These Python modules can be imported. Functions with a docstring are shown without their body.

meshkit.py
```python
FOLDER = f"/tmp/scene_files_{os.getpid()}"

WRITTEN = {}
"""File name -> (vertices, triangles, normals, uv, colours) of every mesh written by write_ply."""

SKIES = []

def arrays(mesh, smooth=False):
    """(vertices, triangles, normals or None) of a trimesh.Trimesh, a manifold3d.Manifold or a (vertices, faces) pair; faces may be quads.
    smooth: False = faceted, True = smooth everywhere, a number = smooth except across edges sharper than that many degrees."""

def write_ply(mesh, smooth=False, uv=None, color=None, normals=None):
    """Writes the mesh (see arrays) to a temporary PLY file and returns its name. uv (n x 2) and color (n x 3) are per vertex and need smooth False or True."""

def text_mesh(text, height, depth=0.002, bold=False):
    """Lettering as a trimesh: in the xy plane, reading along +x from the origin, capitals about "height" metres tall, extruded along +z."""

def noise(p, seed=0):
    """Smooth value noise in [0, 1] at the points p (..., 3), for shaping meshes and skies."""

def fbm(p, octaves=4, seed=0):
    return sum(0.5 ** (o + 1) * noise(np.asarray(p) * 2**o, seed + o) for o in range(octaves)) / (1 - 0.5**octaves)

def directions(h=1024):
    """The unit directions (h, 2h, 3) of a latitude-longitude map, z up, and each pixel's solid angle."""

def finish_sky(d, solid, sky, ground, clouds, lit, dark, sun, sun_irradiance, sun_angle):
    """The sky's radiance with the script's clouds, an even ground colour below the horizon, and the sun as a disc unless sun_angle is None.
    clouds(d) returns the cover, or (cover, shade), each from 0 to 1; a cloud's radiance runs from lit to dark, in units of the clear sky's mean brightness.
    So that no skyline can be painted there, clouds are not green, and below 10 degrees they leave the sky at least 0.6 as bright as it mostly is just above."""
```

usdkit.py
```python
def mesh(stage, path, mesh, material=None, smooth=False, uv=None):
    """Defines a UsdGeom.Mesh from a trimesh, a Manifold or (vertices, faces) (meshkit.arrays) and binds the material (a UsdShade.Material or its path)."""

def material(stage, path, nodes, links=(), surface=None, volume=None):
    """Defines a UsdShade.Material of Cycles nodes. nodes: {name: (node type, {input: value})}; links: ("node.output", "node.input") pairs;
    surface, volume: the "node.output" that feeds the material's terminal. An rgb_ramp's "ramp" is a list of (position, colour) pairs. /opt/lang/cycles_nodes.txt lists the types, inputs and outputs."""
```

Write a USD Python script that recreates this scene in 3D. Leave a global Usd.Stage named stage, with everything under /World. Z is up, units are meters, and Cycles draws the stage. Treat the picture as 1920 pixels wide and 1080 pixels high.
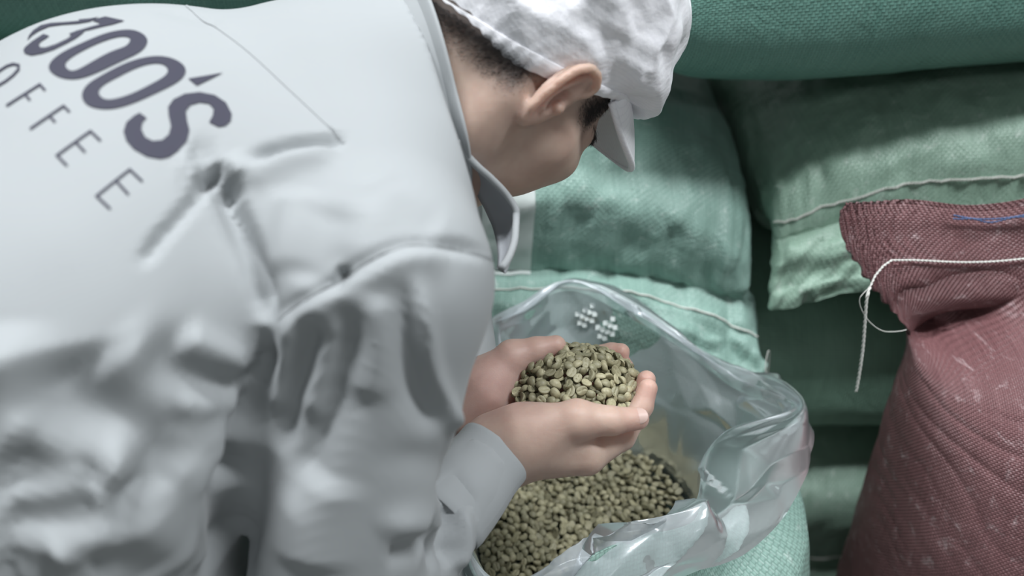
import math, numpy as np, trimesh
import usdkit, meshkit
from pxr import Usd, UsdGeom, UsdLux, UsdShade, Sdf, Gf, Vt

stage = Usd.Stage.CreateInMemory()
UsdGeom.SetStageUpAxis(stage, UsdGeom.Tokens.z)
UsdGeom.SetStageMetersPerUnit(stage, 1.0)
UsdGeom.Xform.Define(stage, '/World')
UsdGeom.Scope.Define(stage, '/World/Looks')

# ------------------------------------------------------------------ camera, light, exposure
CAM = np.array([0.0, 0.0, 1.30]); PITCH = math.radians(35.0); FPX = 1920 * 35 / 36.0
FWD = np.array([0, math.cos(PITCH), -math.sin(PITCH)]); UP = np.array([0, math.sin(PITCH), math.cos(PITCH)]); RT = np.array([1.0, 0, 0])
cam = UsdGeom.Camera.Define(stage, '/World/camera')
cam.AddTranslateOp().Set(Gf.Vec3d(*CAM)); cam.AddRotateXOp().Set(90 - 35.0)
cam.CreateFocalLengthAttr(35.0); cam.CreateHorizontalApertureAttr(36.0); cam.CreateVerticalApertureAttr(20.25)
cam.CreateFStopAttr(3.4); cam.CreateFocusDistanceAttr(0.82); cam.CreateClippingRangeAttr(Gf.Vec2f(0.02, 1000))
cam.CreateExposureAttr(0.1)

def rect_light(name, loc, rot, w, h, power, color):
    L = UsdLux.RectLight.Define(stage, '/World/' + name)
    L.AddTranslateOp().Set(Gf.Vec3d(*loc)); L.AddRotateXYZOp().Set(Gf.Vec3f(*rot))
    L.CreateWidthAttr(w); L.CreateHeightAttr(h); L.CreateIntensityAttr(power); L.CreateColorAttr(Gf.Vec3f(*color))
# two rows of fluorescent fixtures under the warehouse ceiling (light falls straight down)
for k_, (lx, ly) in enumerate(((-0.85, 0.74), (1.30, 0.35), (-0.55, -2.4), (1.6, -2.4))):
    rect_light('ceiling_light' + (f'_{k_:03d}' if k_ else ''), (lx, ly, 3.12), (0, 0, 0), 1.25, 0.30, (60.0, 56.0, 11.0, 15.0)[k_], (0.95, 0.975, 1.0))

# ------------------------------------------------------------------ helpers
def W(px, py, d):
    """The point at depth d (along the view axis) that the photograph shows at (px, py)."""
    px, py, d = np.broadcast_arrays(np.asarray(px, float), np.asarray(py, float), np.asarray(d, float))
    return CAM + d[..., None] * (FWD + ((px - 960) / FPX)[..., None] * RT + ((540 - py) / FPX)[..., None] * UP)
def Wl(pts): return np.array([W(*p) for p in pts])
def nrm(v): v = np.asarray(v, float); return v / (np.linalg.norm(v, axis=-1, keepdims=True) + 1e-12)

USED = {}
def numbered(parent, name):
    k = parent + '/' + name; n = USED.get(k, -1) + 1; USED[k] = n
    return k if n == 0 else f'{k}_{n:03d}'
def tag(prim, label=None, cat=None, group=None, kind=None):
    for k, v in (('label', label), ('category', cat), ('group', group), ('kind', kind)):
        if v: prim.SetCustomDataByKey(k, v)
    return prim
def thing(name, label, cat, loc=(0, 0, 0), group=None, kind=None):
    x = UsdGeom.Xform.Define(stage, numbered('/World', name)); x.AddTranslateOp().Set(Gf.Vec3d(*map(float, loc)))
    tag(x.GetPrim(), label, cat, group, kind); return x.GetPrim()
ORIG = {}
def obj(name, mesh, mat, parent=None, smooth=True, uv=None, col=None, label=None):
    """One Mesh prim. Points are given in world coordinates; a parent's translation is taken off."""
    par = '/World' if parent is None else str(parent.GetPath())
    v, f = (mesh.vertices, mesh.faces) if hasattr(mesh, 'vertices') else mesh
    v = np.asarray(v, float) - offset(parent)
    m = usdkit.mesh(stage, numbered(par, name), (v, f), mat, smooth=smooth, uv=uv)
    if col is not None:
        UsdGeom.PrimvarsAPI(m).CreatePrimvar('tint', Sdf.ValueTypeNames.Color3fArray, 'vertex').Set(Vt.Vec3fArray.FromNumpy(np.asarray(col, np.float32)))
    if label: tag(m.GetPrim(), label)
    return m.GetPrim()
def offset(parent):
    o = np.zeros(3)
    while parent is not None and parent.GetPath() != Sdf.Path('/World') and parent.GetPath() != Sdf.Path('/'):
        if parent.IsA(UsdGeom.Xform):
            a = parent.GetAttribute('xformOp:translate').Get()
            if a: o += np.array(a)
        parent = parent.GetParent()
    return o
def cat(ms):
    vs, fs, n = [], [], 0
    for v, f in ms:
        f = np.asarray(f)
        if f.shape[1] == 4: f = np.vstack([f[:, [0, 1, 2]], f[:, [0, 2, 3]]])
        vs.append(v); fs.append(f + n); n += len(v)
    return np.vstack(vs), np.vstack(fs)
def grid(V, uv=None):
    """Faces of a grid of points (nu, nv, 3)."""
    nu, nv = V.shape[:2]; i, j = np.meshgrid(np.arange(nu - 1), np.arange(nv - 1), indexing='ij')
    a = i * nv + j
    q = np.stack([a, a + 1, a + nv + 1, a + nv], -1).reshape(-1, 4)
    return V.reshape(-1, 3), np.vstack([q[:, [0, 1, 2]], q[:, [0, 2, 3]]])
def interp(t, K, kind='pchip'):
    from scipy.interpolate import PchipInterpolator, CubicSpline
    K = np.asarray(K, float); x = np.linspace(0, 1, len(K))
    return (PchipInterpolator if kind == 'pchip' else CubicSpline)(x, K)(t)
def closed_spline(K, n):
    from scipy.interpolate import CubicSpline
    K = np.vstack([K, K[:1]]); s = np.r_[0, np.cumsum(np.linalg.norm(np.diff(K, axis=0), axis=1) ** .5)]
    return CubicSpline(s, K, bc_type='periodic')(np.linspace(0, s[-1], n, endpoint=False))
def open_spline(K, n, power=1.0):
    from scipy.interpolate import PchipInterpolator
    K = np.asarray(K, float); s = np.r_[0, np.cumsum(np.linalg.norm(np.diff(K, axis=0), axis=1) ** power)]
    return PchipInterpolator(s, K)(np.linspace(0, s[-1], n))
def tube(P, r, n=8, cap=True):
    P = np.asarray(P, float); r = np.broadcast_to(np.asarray(r, float), (len(P),))
    t = nrm(np.gradient(P, axis=0)); ref = np.array([0.3, 0.2, 0.93]); a = nrm(np.cross(t, ref)); b = np.cross(t, a)
    an = np.linspace(0, 2 * np.pi, n, endpoint=False)
    V = P[:, None] + r[:, None, None] * (np.cos(an)[None, :, None] * a[:, None] + np.sin(an)[None, :, None] * b[:, None])
    i, j = np.meshgrid(np.arange(len(P) - 1), np.arange(n), indexing='ij')
    q = np.stack([i * n + j, i * n + (j + 1) % n, (i + 1) * n + (j + 1) % n, (i + 1) * n + j], -1).reshape(-1, 4)
    f = np.vstack([q[:, [0, 1, 2]], q[:, [0, 2, 3]]]); v = V.reshape(-1, 3)
    if cap:
        k = len(v); v = np.vstack([v, P[0], P[-1]]); e = (len(P) - 1) * n
        f = np.vstack([f, [[k, (j + 1) % n, j] for j in range(n)], [[k + 1, e + j, e + (j + 1) % n] for j in range(n)]])
    return v, f
def twist_thread(P, r, pitch=0.004):
    """A two-ply thread along P."""
    P = np.asarray(P); L = np.r_[0, np.cumsum(np.linalg.norm(np.diff(P, axis=0), axis=1))]
    n = max(12, int(L[-1] / pitch * 6)); s = np.linspace(0, L[-1], n); Q = np.stack([np.interp(s, L, P[:, k]) for k in range(3)], 1)
    t = nrm(np.gradient(Q, axis=0)); a = nrm(np.cross(t, [0.3, 0.2, 0.93])); b = np.cross(t, a); ms = []
    for ph in (0, np.pi):
        w = 2 * np.pi * s / pitch / 2 + ph
        ms.append(tube(Q + .55 * r * (np.cos(w)[:, None] * a + np.sin(w)[:, None] * b), .6 * r, 5))
    return cat(ms)

# signed distance modelling ---------------------------------------------------
def rc(p, a, b, ra, rb):
    a = np.asarray(a, float); ba = np.asarray(b, float) - a; pa = p - a
    h = np.clip(pa @ ba / (ba @ ba), 0, 1)
    d = pa - h[:, None] * ba
    return np.sqrt(np.einsum('ij,ij->i', d, d)) - (ra + (rb - ra) * h)
def sph(p, c, r): d = p - c; return np.sqrt(np.einsum('ij,ij->i', d, d)) - r
def ell(p, c, R, M=None):
    d = p - c
    if M is not None: d = d @ np.asarray(M).T
    R = np.asarray(R, float); k0 = np.linalg.norm(d / R, axis=1); k1 = np.linalg.norm(d / R ** 2, axis=1)
    return k0 * (k0 - 1) / np.maximum(k1, 1e-9)
def ecap(p, a, b, ra, rb, n, ratio):
    a = np.asarray(a, float); n = nrm(n); k = (p - a) @ n
    return rc(p + ((1 / ratio - 1) * k)[:, None] * n, a, b, ra, rb) * max(ratio, .75)
def smin(a, b, k): h = np.maximum(k - np.abs(a - b), 0) / k; return np.minimum(a, b) - h * h * k * .25
def smax(a, b, k): return -smin(-a, -b, k)
def seg_dist(p, K):
    """Distance to a polyline and the place along it (0..1)."""
    best = np.full(len(p), 1e9); at = np.zeros(len(p)); L = np.r_[0, np.cumsum(np.linalg.norm(np.diff(K, axis=0), axis=1))]
    for i in range(len(K) - 1):
        ba = K[i + 1] - K[i]; pa = p - K[i]; h = np.clip(pa @ ba / (ba @ ba + 1e-15), 0, 1)
        d = np.linalg.norm(pa - h[:, None] * ba, axis=1); w = d < best
        best[w] = d[w]; at[w] = (L[i] + h[w] * (L[i + 1] - L[i])) / L[-1]
    return best, at
def up4(A, axis, r=4):
    n = A.shape[axis]; idx = np.arange((n - 1) * r + 1); i = np.minimum(idx // r, n - 2); t = (idx - i * r) / r
    sh = [1, 1, 1]; sh[axis] = -1; t = t.reshape(sh).astype(np.float32)
    return np.take(A, i, axis) * (1 - t) + np.take(A, i + 1, axis) * t
def sdf_mesh(fn, lo, hi, h, proj=2, band=5.0):
    """Surface nets on a sparse grid."""
    lo = np.asarray(lo, float); n = (np.ceil((np.asarray(hi) - lo) / h / 4).astype(int)) * 4 + 1
    nc = (n - 1) // 4 + 1
    ax = [lo[k] + np.arange(nc[k]) * 4 * h for k in range(3)]
    F = fn(np.stack(np.meshgrid(*ax, indexing='ij'), -1).reshape(-1, 3)).reshape(nc).astype(np.float32)
    for k in range(3): F = up4(F, k)
    idx = np.argwhere(np.abs(F) < band * h)
    for s in range(0, len(idx), 400000):
        q = idx[s:s + 400000]; F[q[:, 0], q[:, 1], q[:, 2]] = fn(lo + q * h)
    S = F < 0
    c = np.zeros(np.array(F.shape) - 1, np.uint8)
    for dx, dy, dz in np.ndindex(2, 2, 2):
        c += S[dx:S.shape[0] - 1 + dx, dy:S.shape[1] - 1 + dy, dz:S.shape[2] - 1 + dz]
    act = np.argwhere((c > 0) & (c < 8)); ids = np.full(c.shape, -1, np.int64); ids[tuple(act.T)] = np.arange(len(act))
    acc = np.zeros((len(act), 3)); cnt = np.zeros(len(act))
    cor = {o: F[act[:, 0] + o[0], act[:, 1] + o[1], act[:, 2] + o[2]] for o in np.ndindex(2, 2, 2)}
    for k in range(3):
        for o in np.ndindex(2, 2, 2):
            if o[k]: continue
            e = list(o); e[k] = 1; A, B = cor[o], cor[tuple(e)]; m = (A < 0) != (B < 0)
            t = np.where(m, A / np.where(m, A - B, 1), 0); p = np.array(o, float)[None].repeat(len(act), 0); p[:, k] += t
            acc[m] += p[m]; cnt[m] += 1
    v = lo + (act + acc / cnt[:, None]) * h
    faces = []
    for k in range(3):
        a, b = (k + 1) % 3, (k + 2) % 3
        sl0 = [slice(None)] * 3; sl1 = [slice(None)] * 3; sl0[k] = slice(0, -1); sl1[k] = slice(1, None)
        for s_ in (sl0, sl1):
            s_[a] = slice(1, -1); s_[b] = slice(1, -1)
        ch = np.argwhere(S[tuple(sl0)] != S[tuple(sl1)]); q = ch.copy(); q[:, a] += 1; q[:, b] += 1
        inside = S[q[:, 0], q[:, 1], q[:, 2]]
        def cid(da, db):
            r = q.copy(); r[:, a] -= da; r[:, b] -= db; return ids[r[:, 0], r[:, 1], r[:, 2]]
        Q = np.stack([cid(1, 1), cid(0, 1), cid(0, 0), cid(1, 0)], 1); Q[~inside] = Q[~inside][:, ::-1]
        faces.append(Q)
    Q = np.vstack(faces); Q = Q[(Q >= 0).all(1)]
    for _ in range(proj):
        f0 = fn(v); e = h * .2; g = np.stack([fn(v + np.eye(3)[k] * e) - f0 for k in range(3)], 1) / e
        v = v - np.clip(f0 / np.maximum((g * g).sum(1), .25), -.6 * h, .6 * h)[:, None] * g
    return v, np.vstack([Q[:, [0, 1, 2]], Q[:, [0, 2, 3]]])
def trace(fn, px, py, d0=.3, d1=1.4, off=0.0):
    """First hit of the view rays with a distance field."""
    px = np.atleast_1d(np.asarray(px, float)); py = np.atleast_1d(np.asarray(py, float)); d = np.full(len(px), d0)
    k = np.linalg.norm(W(px, py, 1.0) - CAM, axis=1)
    for _ in range(60):
        f = fn(W(px, py, d)) - off; d = np.minimum(d + .8 * f / k, d1)
    return W(px, py, d), d < d1 - 1e-6
def vnormals(v, f):
    n = np.zeros_like(v); c = np.cross(v[f[:, 1]] - v[f[:, 0]], v[f[:, 2]] - v[f[:, 0]])
    for k in range(3): np.add.at(n, f[:, k], c)
    return nrm(n)
fbm, noise = meshkit.fbm, meshkit.noise
# ------------------------------------------------------------------ materials
def mat(name, nodes, links, surface='p.BSDF', volume=None): return usdkit.material(stage, '/World/Looks/' + name, nodes, links, surface=surface, volume=volume)
def woven(name, ca, cb, cw, pitch=0.0035, rough=.42, bump=.5, wear=.58, spec=.45, crumple=.35):
    """Woven polypropylene tape: over-under relief, tone that varies from tape to tape, whitened creases."""
    n = {'tc': ('texture_coordinate', {}), 's': ('separate_xyz', {}),
         'mu': ('math', {'math_type': 'multiply', 'value2': math.pi / pitch}), 'mv': ('math', {'math_type': 'multiply', 'value2': math.pi / pitch}),
         'su': ('math', {'math_type': 'sine'}), 'sv': ('math', {'math_type': 'sine'}),
         'au': ('math', {'math_type': 'absolute'}), 'av': ('math', {'math_type': 'absolute'}),
         'ck': ('checker_texture', {'scale': 1 / pitch, 'color1': (0, 0, 0), 'color2': (1, 1, 1)}),
         'hh': ('mix_float', {}), 'b': ('bump', {'strength': bump, 'distance': 0.0007}), 'nc': ('noise_texture', {'scale': 26, 'detail': 4, 'roughness': .6, 'distortion': 1.2}), 'bc': ('bump', {'strength': crumple, 'distance': .008}),
         'ms': ('mapping', {'scale': (1 / pitch, 14, 1)}), 'nt': ('noise_texture', {'scale': 1.0, 'detail': 1}),
         'n2': ('noise_texture', {'scale': 9, 'detail': 4, 'roughness': .6}), 'n3': ('noise_texture', {'scale': 60, 'detail': 5, 'roughness': .7, 'distortion': .6}),
         'r1': ('rgb_ramp', {'ramp': [(.3, ca), (.7, cb)]}), 'r2': ('rgb_ramp', {'ramp': [(wear, (0, 0, 0)), (min(wear + .16, 1), (.55, .55, .55))]}),
         'ad': ('math', {'math_type': 'multiply_add', 'value2': .5, 'value3': .0}), 'sm': ('math', {'math_type': 'add'}),
         'mx': ('mix_color', {'b': cw}), 'hm': ('map_range', {'from_min': 0, 'from_max': 1, 'to_min': .72, 'to_max': 1.1}),
         'mm': ('mix_color', {'blend_type': 'multiply', 'fac': 1.0}),
         'p': ('principled_bsdf', {'roughness': rough, 'specular_ior_level': spec})}
    l = [('tc.UV', 's.vector'), ('s.x', 'mu.value1'), ('s.y', 'mv.value1'), ('mu.value', 'su.value1'), ('mv.value', 'sv.value1'), ('su.value', 'au.value1'), ('sv.value', 'av.value1'),
         ('tc.UV', 'ck.vector'), ('ck.fac', 'hh.fac'), ('au.value', 'hh.a'), ('av.value', 'hh.b'), ('hh.result', 'b.height'),
         ('tc.UV', 'ms.vector'), ('ms.vector', 'nt.vector'), ('tc.UV', 'n2.vector'), ('tc.UV', 'n3.vector'),
         ('nt.fac', 'ad.value1'), ('n2.fac', 'ad.value2'), ('nt.fac', 'sm.value1'), ('n2.fac', 'sm.value2'), ('sm.value', 'ad.value1'),
         ('n2.fac', 'r1.fac'), ('n3.fac', 'r2.fac'), ('r1.color', 'mx.a'), ('r2.color', 'mx.fac'), ('hh.result', 'hm.value'), ('mx.result', 'mm.a'), ('hm.result', 'mm.b'),
         ('mm.result', 'p.base_color'), ('b.normal', 'p.normal'), ('tc.UV', 'nc.vector'), ('nc.fac', 'bc.height'), ('bc.normal', 'b.normal')]
    l = [x for x in l if x[1] not in ('ad.value1', 'ad.value2')] + [('sm.value', 'ad.value1')]
    l = [x if x != ('n2.fac', 'r1.fac') else ('ad.value', 'r1.fac') for x in l]
    return mat(name, n, l)
M = {}
M['green_a'] = woven('woven_green_teal', (.195, .318, .275), (.285, .435, .38), (.66, .75, .71))
M['green_b'] = woven('woven_green_leaf', (.225, .345, .27), (.31, .45, .36), (.70, .77, .72))
M['green_c'] = woven('woven_green_deep', (.12, .27, .225), (.18, .35, .295), (.45, .60, .56), wear=.66)
M['green_d'] = woven('woven_green_dark', (.24, .42, .32), (.31, .52, .40), (.4, .5, .45), wear=.7)
M['red'] = woven('woven_red', (.138, .060, .064), (.210, .102, .106), (.60, .48, .49), pitch=.0022, rough=.42, bump=.8, wear=.57)
M['thread'] = mat('thread_white', {'p': ('principled_bsdf', {'base_color': (.70, .70, .66), 'roughness': .8})}, [])
M['thread_blue'] = mat('thread_blue', {'p': ('principled_bsdf', {'base_color': (.08, .12, .24), 'roughness': .7})}, [])
M['print'] = mat('woven_white_print', {'p': ('principled_bsdf', {'base_color': (.62, .68, .66), 'roughness': .5})}, [])
def cloth(name, col, rough=.75, pitch=.0007, bump=.15, sheen=.1, big=0.0):
    return mat(name, {'g': ('texture_coordinate', {}), 'n': ('noise_texture', {'scale': 1 / pitch, 'detail': 1}), 'n2': ('noise_texture', {'scale': 45, 'detail': 4}), 'b': ('bump', {'strength': bump, 'distance': .0006}),
                      'b2': ('bump', {'strength': big, 'distance': .006}), 'p': ('principled_bsdf', {'base_color': col, 'roughness': rough, 'sheen_weight': sheen, 'specular_ior_level': .3})},
               [('g.object', 'n.vector'), ('g.object', 'n2.vector'), ('n2.fac', 'b2.height'), ('n.fac', 'b.height'), ('b2.normal', 'b.normal'), ('b.normal', 'p.normal')])
M['shirt'] = cloth('shirt_cloth', (.320, .338, .348))
M['collar_in'] = cloth('collar_inside_cloth', (.40, .42, .45))
M['seam'] = cloth('seam_cloth', (.50, .53, .56))
M['ink'] = mat('print_ink', {'p': ('principled_bsdf', {'base_color': (.045, .045, .065), 'roughness': .7, 'specular_ior_level': .2})}, [])
M['trousers'] = cloth('trouser_cloth', (.06, .06, .07))
M['shoe'] = mat('shoe_rubber', {'p': ('principled_bsdf', {'base_color': (.03, .03, .03), 'roughness': .5})}, [])
# cap cloth: thin white cloth with a faint woven rib
M['cap'] = mat('cap_cloth', {'tc': ('texture_coordinate', {}), 'mp': ('mapping', {'rotation': (.5, .3, .9)}), 'w': ('wave_texture', {'scale': 95, 'distortion': .3, 'detail': 1}), 'n': ('noise_texture', {'scale': 38, 'detail': 4, 'roughness': .55}),
                             'b': ('bump', {'strength': .10, 'distance': .0004}), 'b2': ('bump', {'strength': .5, 'distance': .005}), 'r': ('rgb_ramp', {'ramp': [(0, (.82, .82, .86)), (.12, (.86, .86, .90)), (1, (.87, .87, .905))]}),
                             'p': ('principled_bsdf', {'roughness': .55, 'specular_ior_level': .4})},
               [('tc.object', 'mp.vector'), ('mp.vector', 'w.vector'), ('tc.object', 'n.vector'), ('w.fac', 'r.fac'), ('r.color', 'p.base_color'), ('n.fac', 'b2.height'), ('w.fac', 'b.height'), ('b2.normal', 'b.normal'), ('b.normal', 'p.normal')])
M['skin'] = mat('skin', {'a': ('attribute', {'attribute': 'tint'}), 'tc': ('texture_coordinate', {}), 'n': ('noise_texture', {'scale': 900, 'detail': 2}), 'n2': ('noise_texture', {'scale': 60, 'detail': 4}),
                         'r': ('rgb_ramp', {'ramp': [(.3, (.90, .86, .86)), (.7, (1.05, 1.05, 1.05))]}), 'm': ('mix_color', {'blend_type': 'multiply', 'fac': 1}), 'b': ('bump', {'strength': .12, 'distance': .0005}),
                         'p': ('principled_bsdf', {'roughness': .5, 'specular_ior_level': .4, 'subsurface_weight': .25, 'subsurface_scale': .004, 'subsurface_radius': (1, .35, .2)})},
                [('tc.object', 'n.vector'), ('tc.object', 'n2.vector'), ('n2.fac', 'r.fac'), ('a.color', 'm.a'), ('r.color', 'm.b'), ('m.result', 'p.base_color'), ('n.fac', 'b.height'), ('b.normal', 'p.normal')])
M['nail'] = mat('nail', {'p': ('principled_bsdf', {'base_color': (.50, .36, .315), 'roughness': .45})}, [])
M['hair'] = mat('hair_black', {'p': ('principled_bsdf', {'base_color': (.018, .016, .016), 'roughness': .45})}, [])
M['bean'] = mat('green_bean', {'o': ('object_info', {}), 'tc': ('texture_coordinate', {}), 'n': ('noise_texture', {'scale': 420, 'detail': 3}), 'r': ('rgb_ramp', {'ramp': [(0, (.20, .185, .115)), (.35, (.27, .255, .165)), (.7, (.34, .315, .20)), (1, (.41, .38, .25))]}),
                               'r2': ('rgb_ramp', {'ramp': [(.3, (.8, .8, .78)), (.7, (1.1, 1.1, 1.1))]}), 'm': ('mix_color', {'blend_type': 'multiply', 'fac': 1}), 'b': ('bump', {'strength': .2, 'distance': .0004}),
                               'p': ('principled_bsdf', {'roughness': .48, 'specular_ior_level': .4})},
                [('o.random', 'r.fac'), ('tc.object', 'n.vector'), ('n.fac', 'r2.fac'), ('r.color', 'm.a'), ('r2.color', 'm.b'), ('m.result', 'p.base_color'), ('n.fac', 'b.height'), ('b.normal', 'p.normal')])
# thin cloudy plastic film: mostly clear, milky where it is seen, glossy
M['film'] = mat('plastic_film', {'t': ('transparent_bsdf', {'color': (.93, .955, .96)}), 'd': ('diffuse_bsdf', {'color': (.80, .85, .88)}), 'tl': ('translucent_bsdf', {'color': (.78, .84, .87)}), 'g': ('glossy_bsdf', {'color': (.95, .97, 1), 'roughness': .23}),
                                 'md': ('mix_closure', {'fac': .4}), 'mt': ('mix_closure', {'fac': .50}), 'fr': ('fresnel', {'IOR': 1.5}), 'fm': ('math', {'math_type': 'multiply_add', 'value2': .75, 'value3': .025, 'use_clamp': True}), 'mg': ('mix_closure', {}),
                                 'tc': ('texture_coordinate', {}), 'n': ('noise_texture', {'type': 'ridged_multifractal', 'scale': 9, 'detail': 3, 'roughness': .5, 'distortion': .5}), 'b': ('bump', {'strength': .22, 'distance': .005})},
                [('d.BSDF', 'md.closure1'), ('tl.BSDF', 'md.closure2'), ('t.BSDF', 'mt.closure1'), ('md.closure', 'mt.closure2'), ('fr.fac', 'fm.value1'), ('fm.value', 'mg.fac'), ('mt.closure', 'mg.closure1'), ('g.BSDF', 'mg.closure2'),
                 ('tc.UV', 'n.vector'), ('n.fac', 'b.height'), ('b.normal', 'g.normal'), ('b.normal', 'fr.normal'), ('b.normal', 'd.normal')], surface='mg.closure')
M['concrete'] = mat('concrete', {'tc': ('texture_coordinate', {}), 'n': ('noise_texture', {'scale': 5, 'detail': 6}), 'r': ('rgb_ramp', {'ramp': [(.3, (.16, .165, .16)), (.7, (.24, .245, .24))]}), 'p': ('principled_bsdf', {'roughness': .7})},
                    [('tc.object', 'n.vector'), ('n.fac', 'r.fac'), ('r.color', 'p.base_color')])
M['plaster'] = mat('plaster', {'tc': ('texture_coordinate', {}), 'n': ('noise_texture', {'scale': 3, 'detail': 5}), 'r': ('rgb_ramp', {'ramp': [(.3, (.36, .38, .37)), (.7, (.42, .44, .43))]}), 'p': ('principled_bsdf', {'roughness': .85})},
                   [('tc.object', 'n.vector'), ('n.fac', 'r.fac'), ('r.color', 'p.base_color')])
# ------------------------------------------------------------------ setting
def slab(lo, hi):
    m = trimesh.creation.box(bounds=[lo, hi]); return m.vertices, m.faces
for nm, lo, hi, ma in (('floor', (-3.6, -4.1, -.1), (3.6, 2.2, 0), 'concrete'), ('ceiling', (-3.6, -4.1, 3.2), (3.6, 2.2, 3.3), 'plaster'), ('wall_back', (-3.6, 2.1, 0), (3.6, 2.2, 3.2), 'plaster'),
                       ('wall_front', (-3.6, -4.1, 0), (3.6, -4.0, 3.2), 'plaster'), ('wall_left', (-3.6, -4.0, 0), (-3.5, 2.1, 3.2), 'plaster'), ('wall_right', (3.5, -4.0, 0), (3.6, 2.1, 3.2), 'plaster')):
    tag(obj(nm, slab(lo, hi), M[ma], smooth=False), kind='structure')

# ------------------------------------------------------------------ sacks
def loft(st, nu, nv, seed=0, wr=.004, long_wr=.0, grain=.0, power=.0):
    """st rows: cx cy cz | width dir (3) | thickness dir (3) | half width | half thickness | squareness. Returns V (nu,nv+1,3), uv."""
    st = np.asarray(st, float); s = np.r_[0, np.cumsum(np.maximum(np.linalg.norm(np.diff(st[:, :3], axis=0), axis=1), .004))]; s /= s[-1]
    from scipy.interpolate import PchipInterpolator
    K = PchipInterpolator(s, st); us = np.linspace(0, 1, nu); us = PchipInterpolator(np.linspace(0, 1, len(s)), .5 * s + .5 * np.linspace(0, 1, len(s)))(us)
    R = K(us); c, wd, td, hw, hh, sq = R[:, :3], nrm(R[:, 3:6]), nrm(R[:, 6:9]), R[:, 9], R[:, 10], R[:, 11]
    a = np.linspace(0, 2 * np.pi, nv + 1)
    co, si = np.cos(a), np.sin(a); e = 2 / sq[:, None]
    X = np.sign(co) * np.abs(co) ** e * hw[:, None]; Y = np.sign(si) * np.abs(si) ** e * hh[:, None]
    V = c[:, None] + X[..., None] * wd[:, None] + Y[..., None] * td[:, None]
    du = np.r_[0, np.cumsum(np.linalg.norm(np.diff(V[:, nv // 4], axis=0), axis=1))]
    per = np.r_[0, np.cumsum(np.linalg.norm(np.diff(V[nu // 2], axis=0), axis=1))]
    uv = np.stack(np.broadcast_arrays(per[None, :], du[:, None]), -1)
    Nn = grid_normals(V)
    q = np.concatenate([V * 1.0], -1)
    amp = wr * (fbm(q * 9 + seed * 7.3, 4, seed) - .5) * 2 + long_wr_field(q, seed, long_wr, us)
    V = V + Nn * amp[..., None]
    V[:, -1] = V[:, 0]
    return V, uv, us
def long_wr_field(q, seed, A, us):
    if A is None or np.isscalar(A) and A == 0: return 0.0
    A = interp(us, A)[:, None] if not np.isscalar(A) else A
    n = fbm(np.stack([q[..., 0] * 34, q[..., 1] * 8, q[..., 2] * 14], -1) + seed * 3.1, 3, seed + 5)
    return A * (1 - np.abs(n - .5) * 5).clip(-1, 1)
def grid_normals(V):
    a = np.gradient(V, axis=0); b = np.gradient(V, axis=1); b[:, 0] = b[:, -1] = V[:, 1] - V[:, -2]
    n = nrm(np.cross(b, a)); c = V - V.mean((0, 1)); return n * (1 if (n * c).sum() > 0 else -1)
EX, EY, EZ = np.eye(3)
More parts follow.
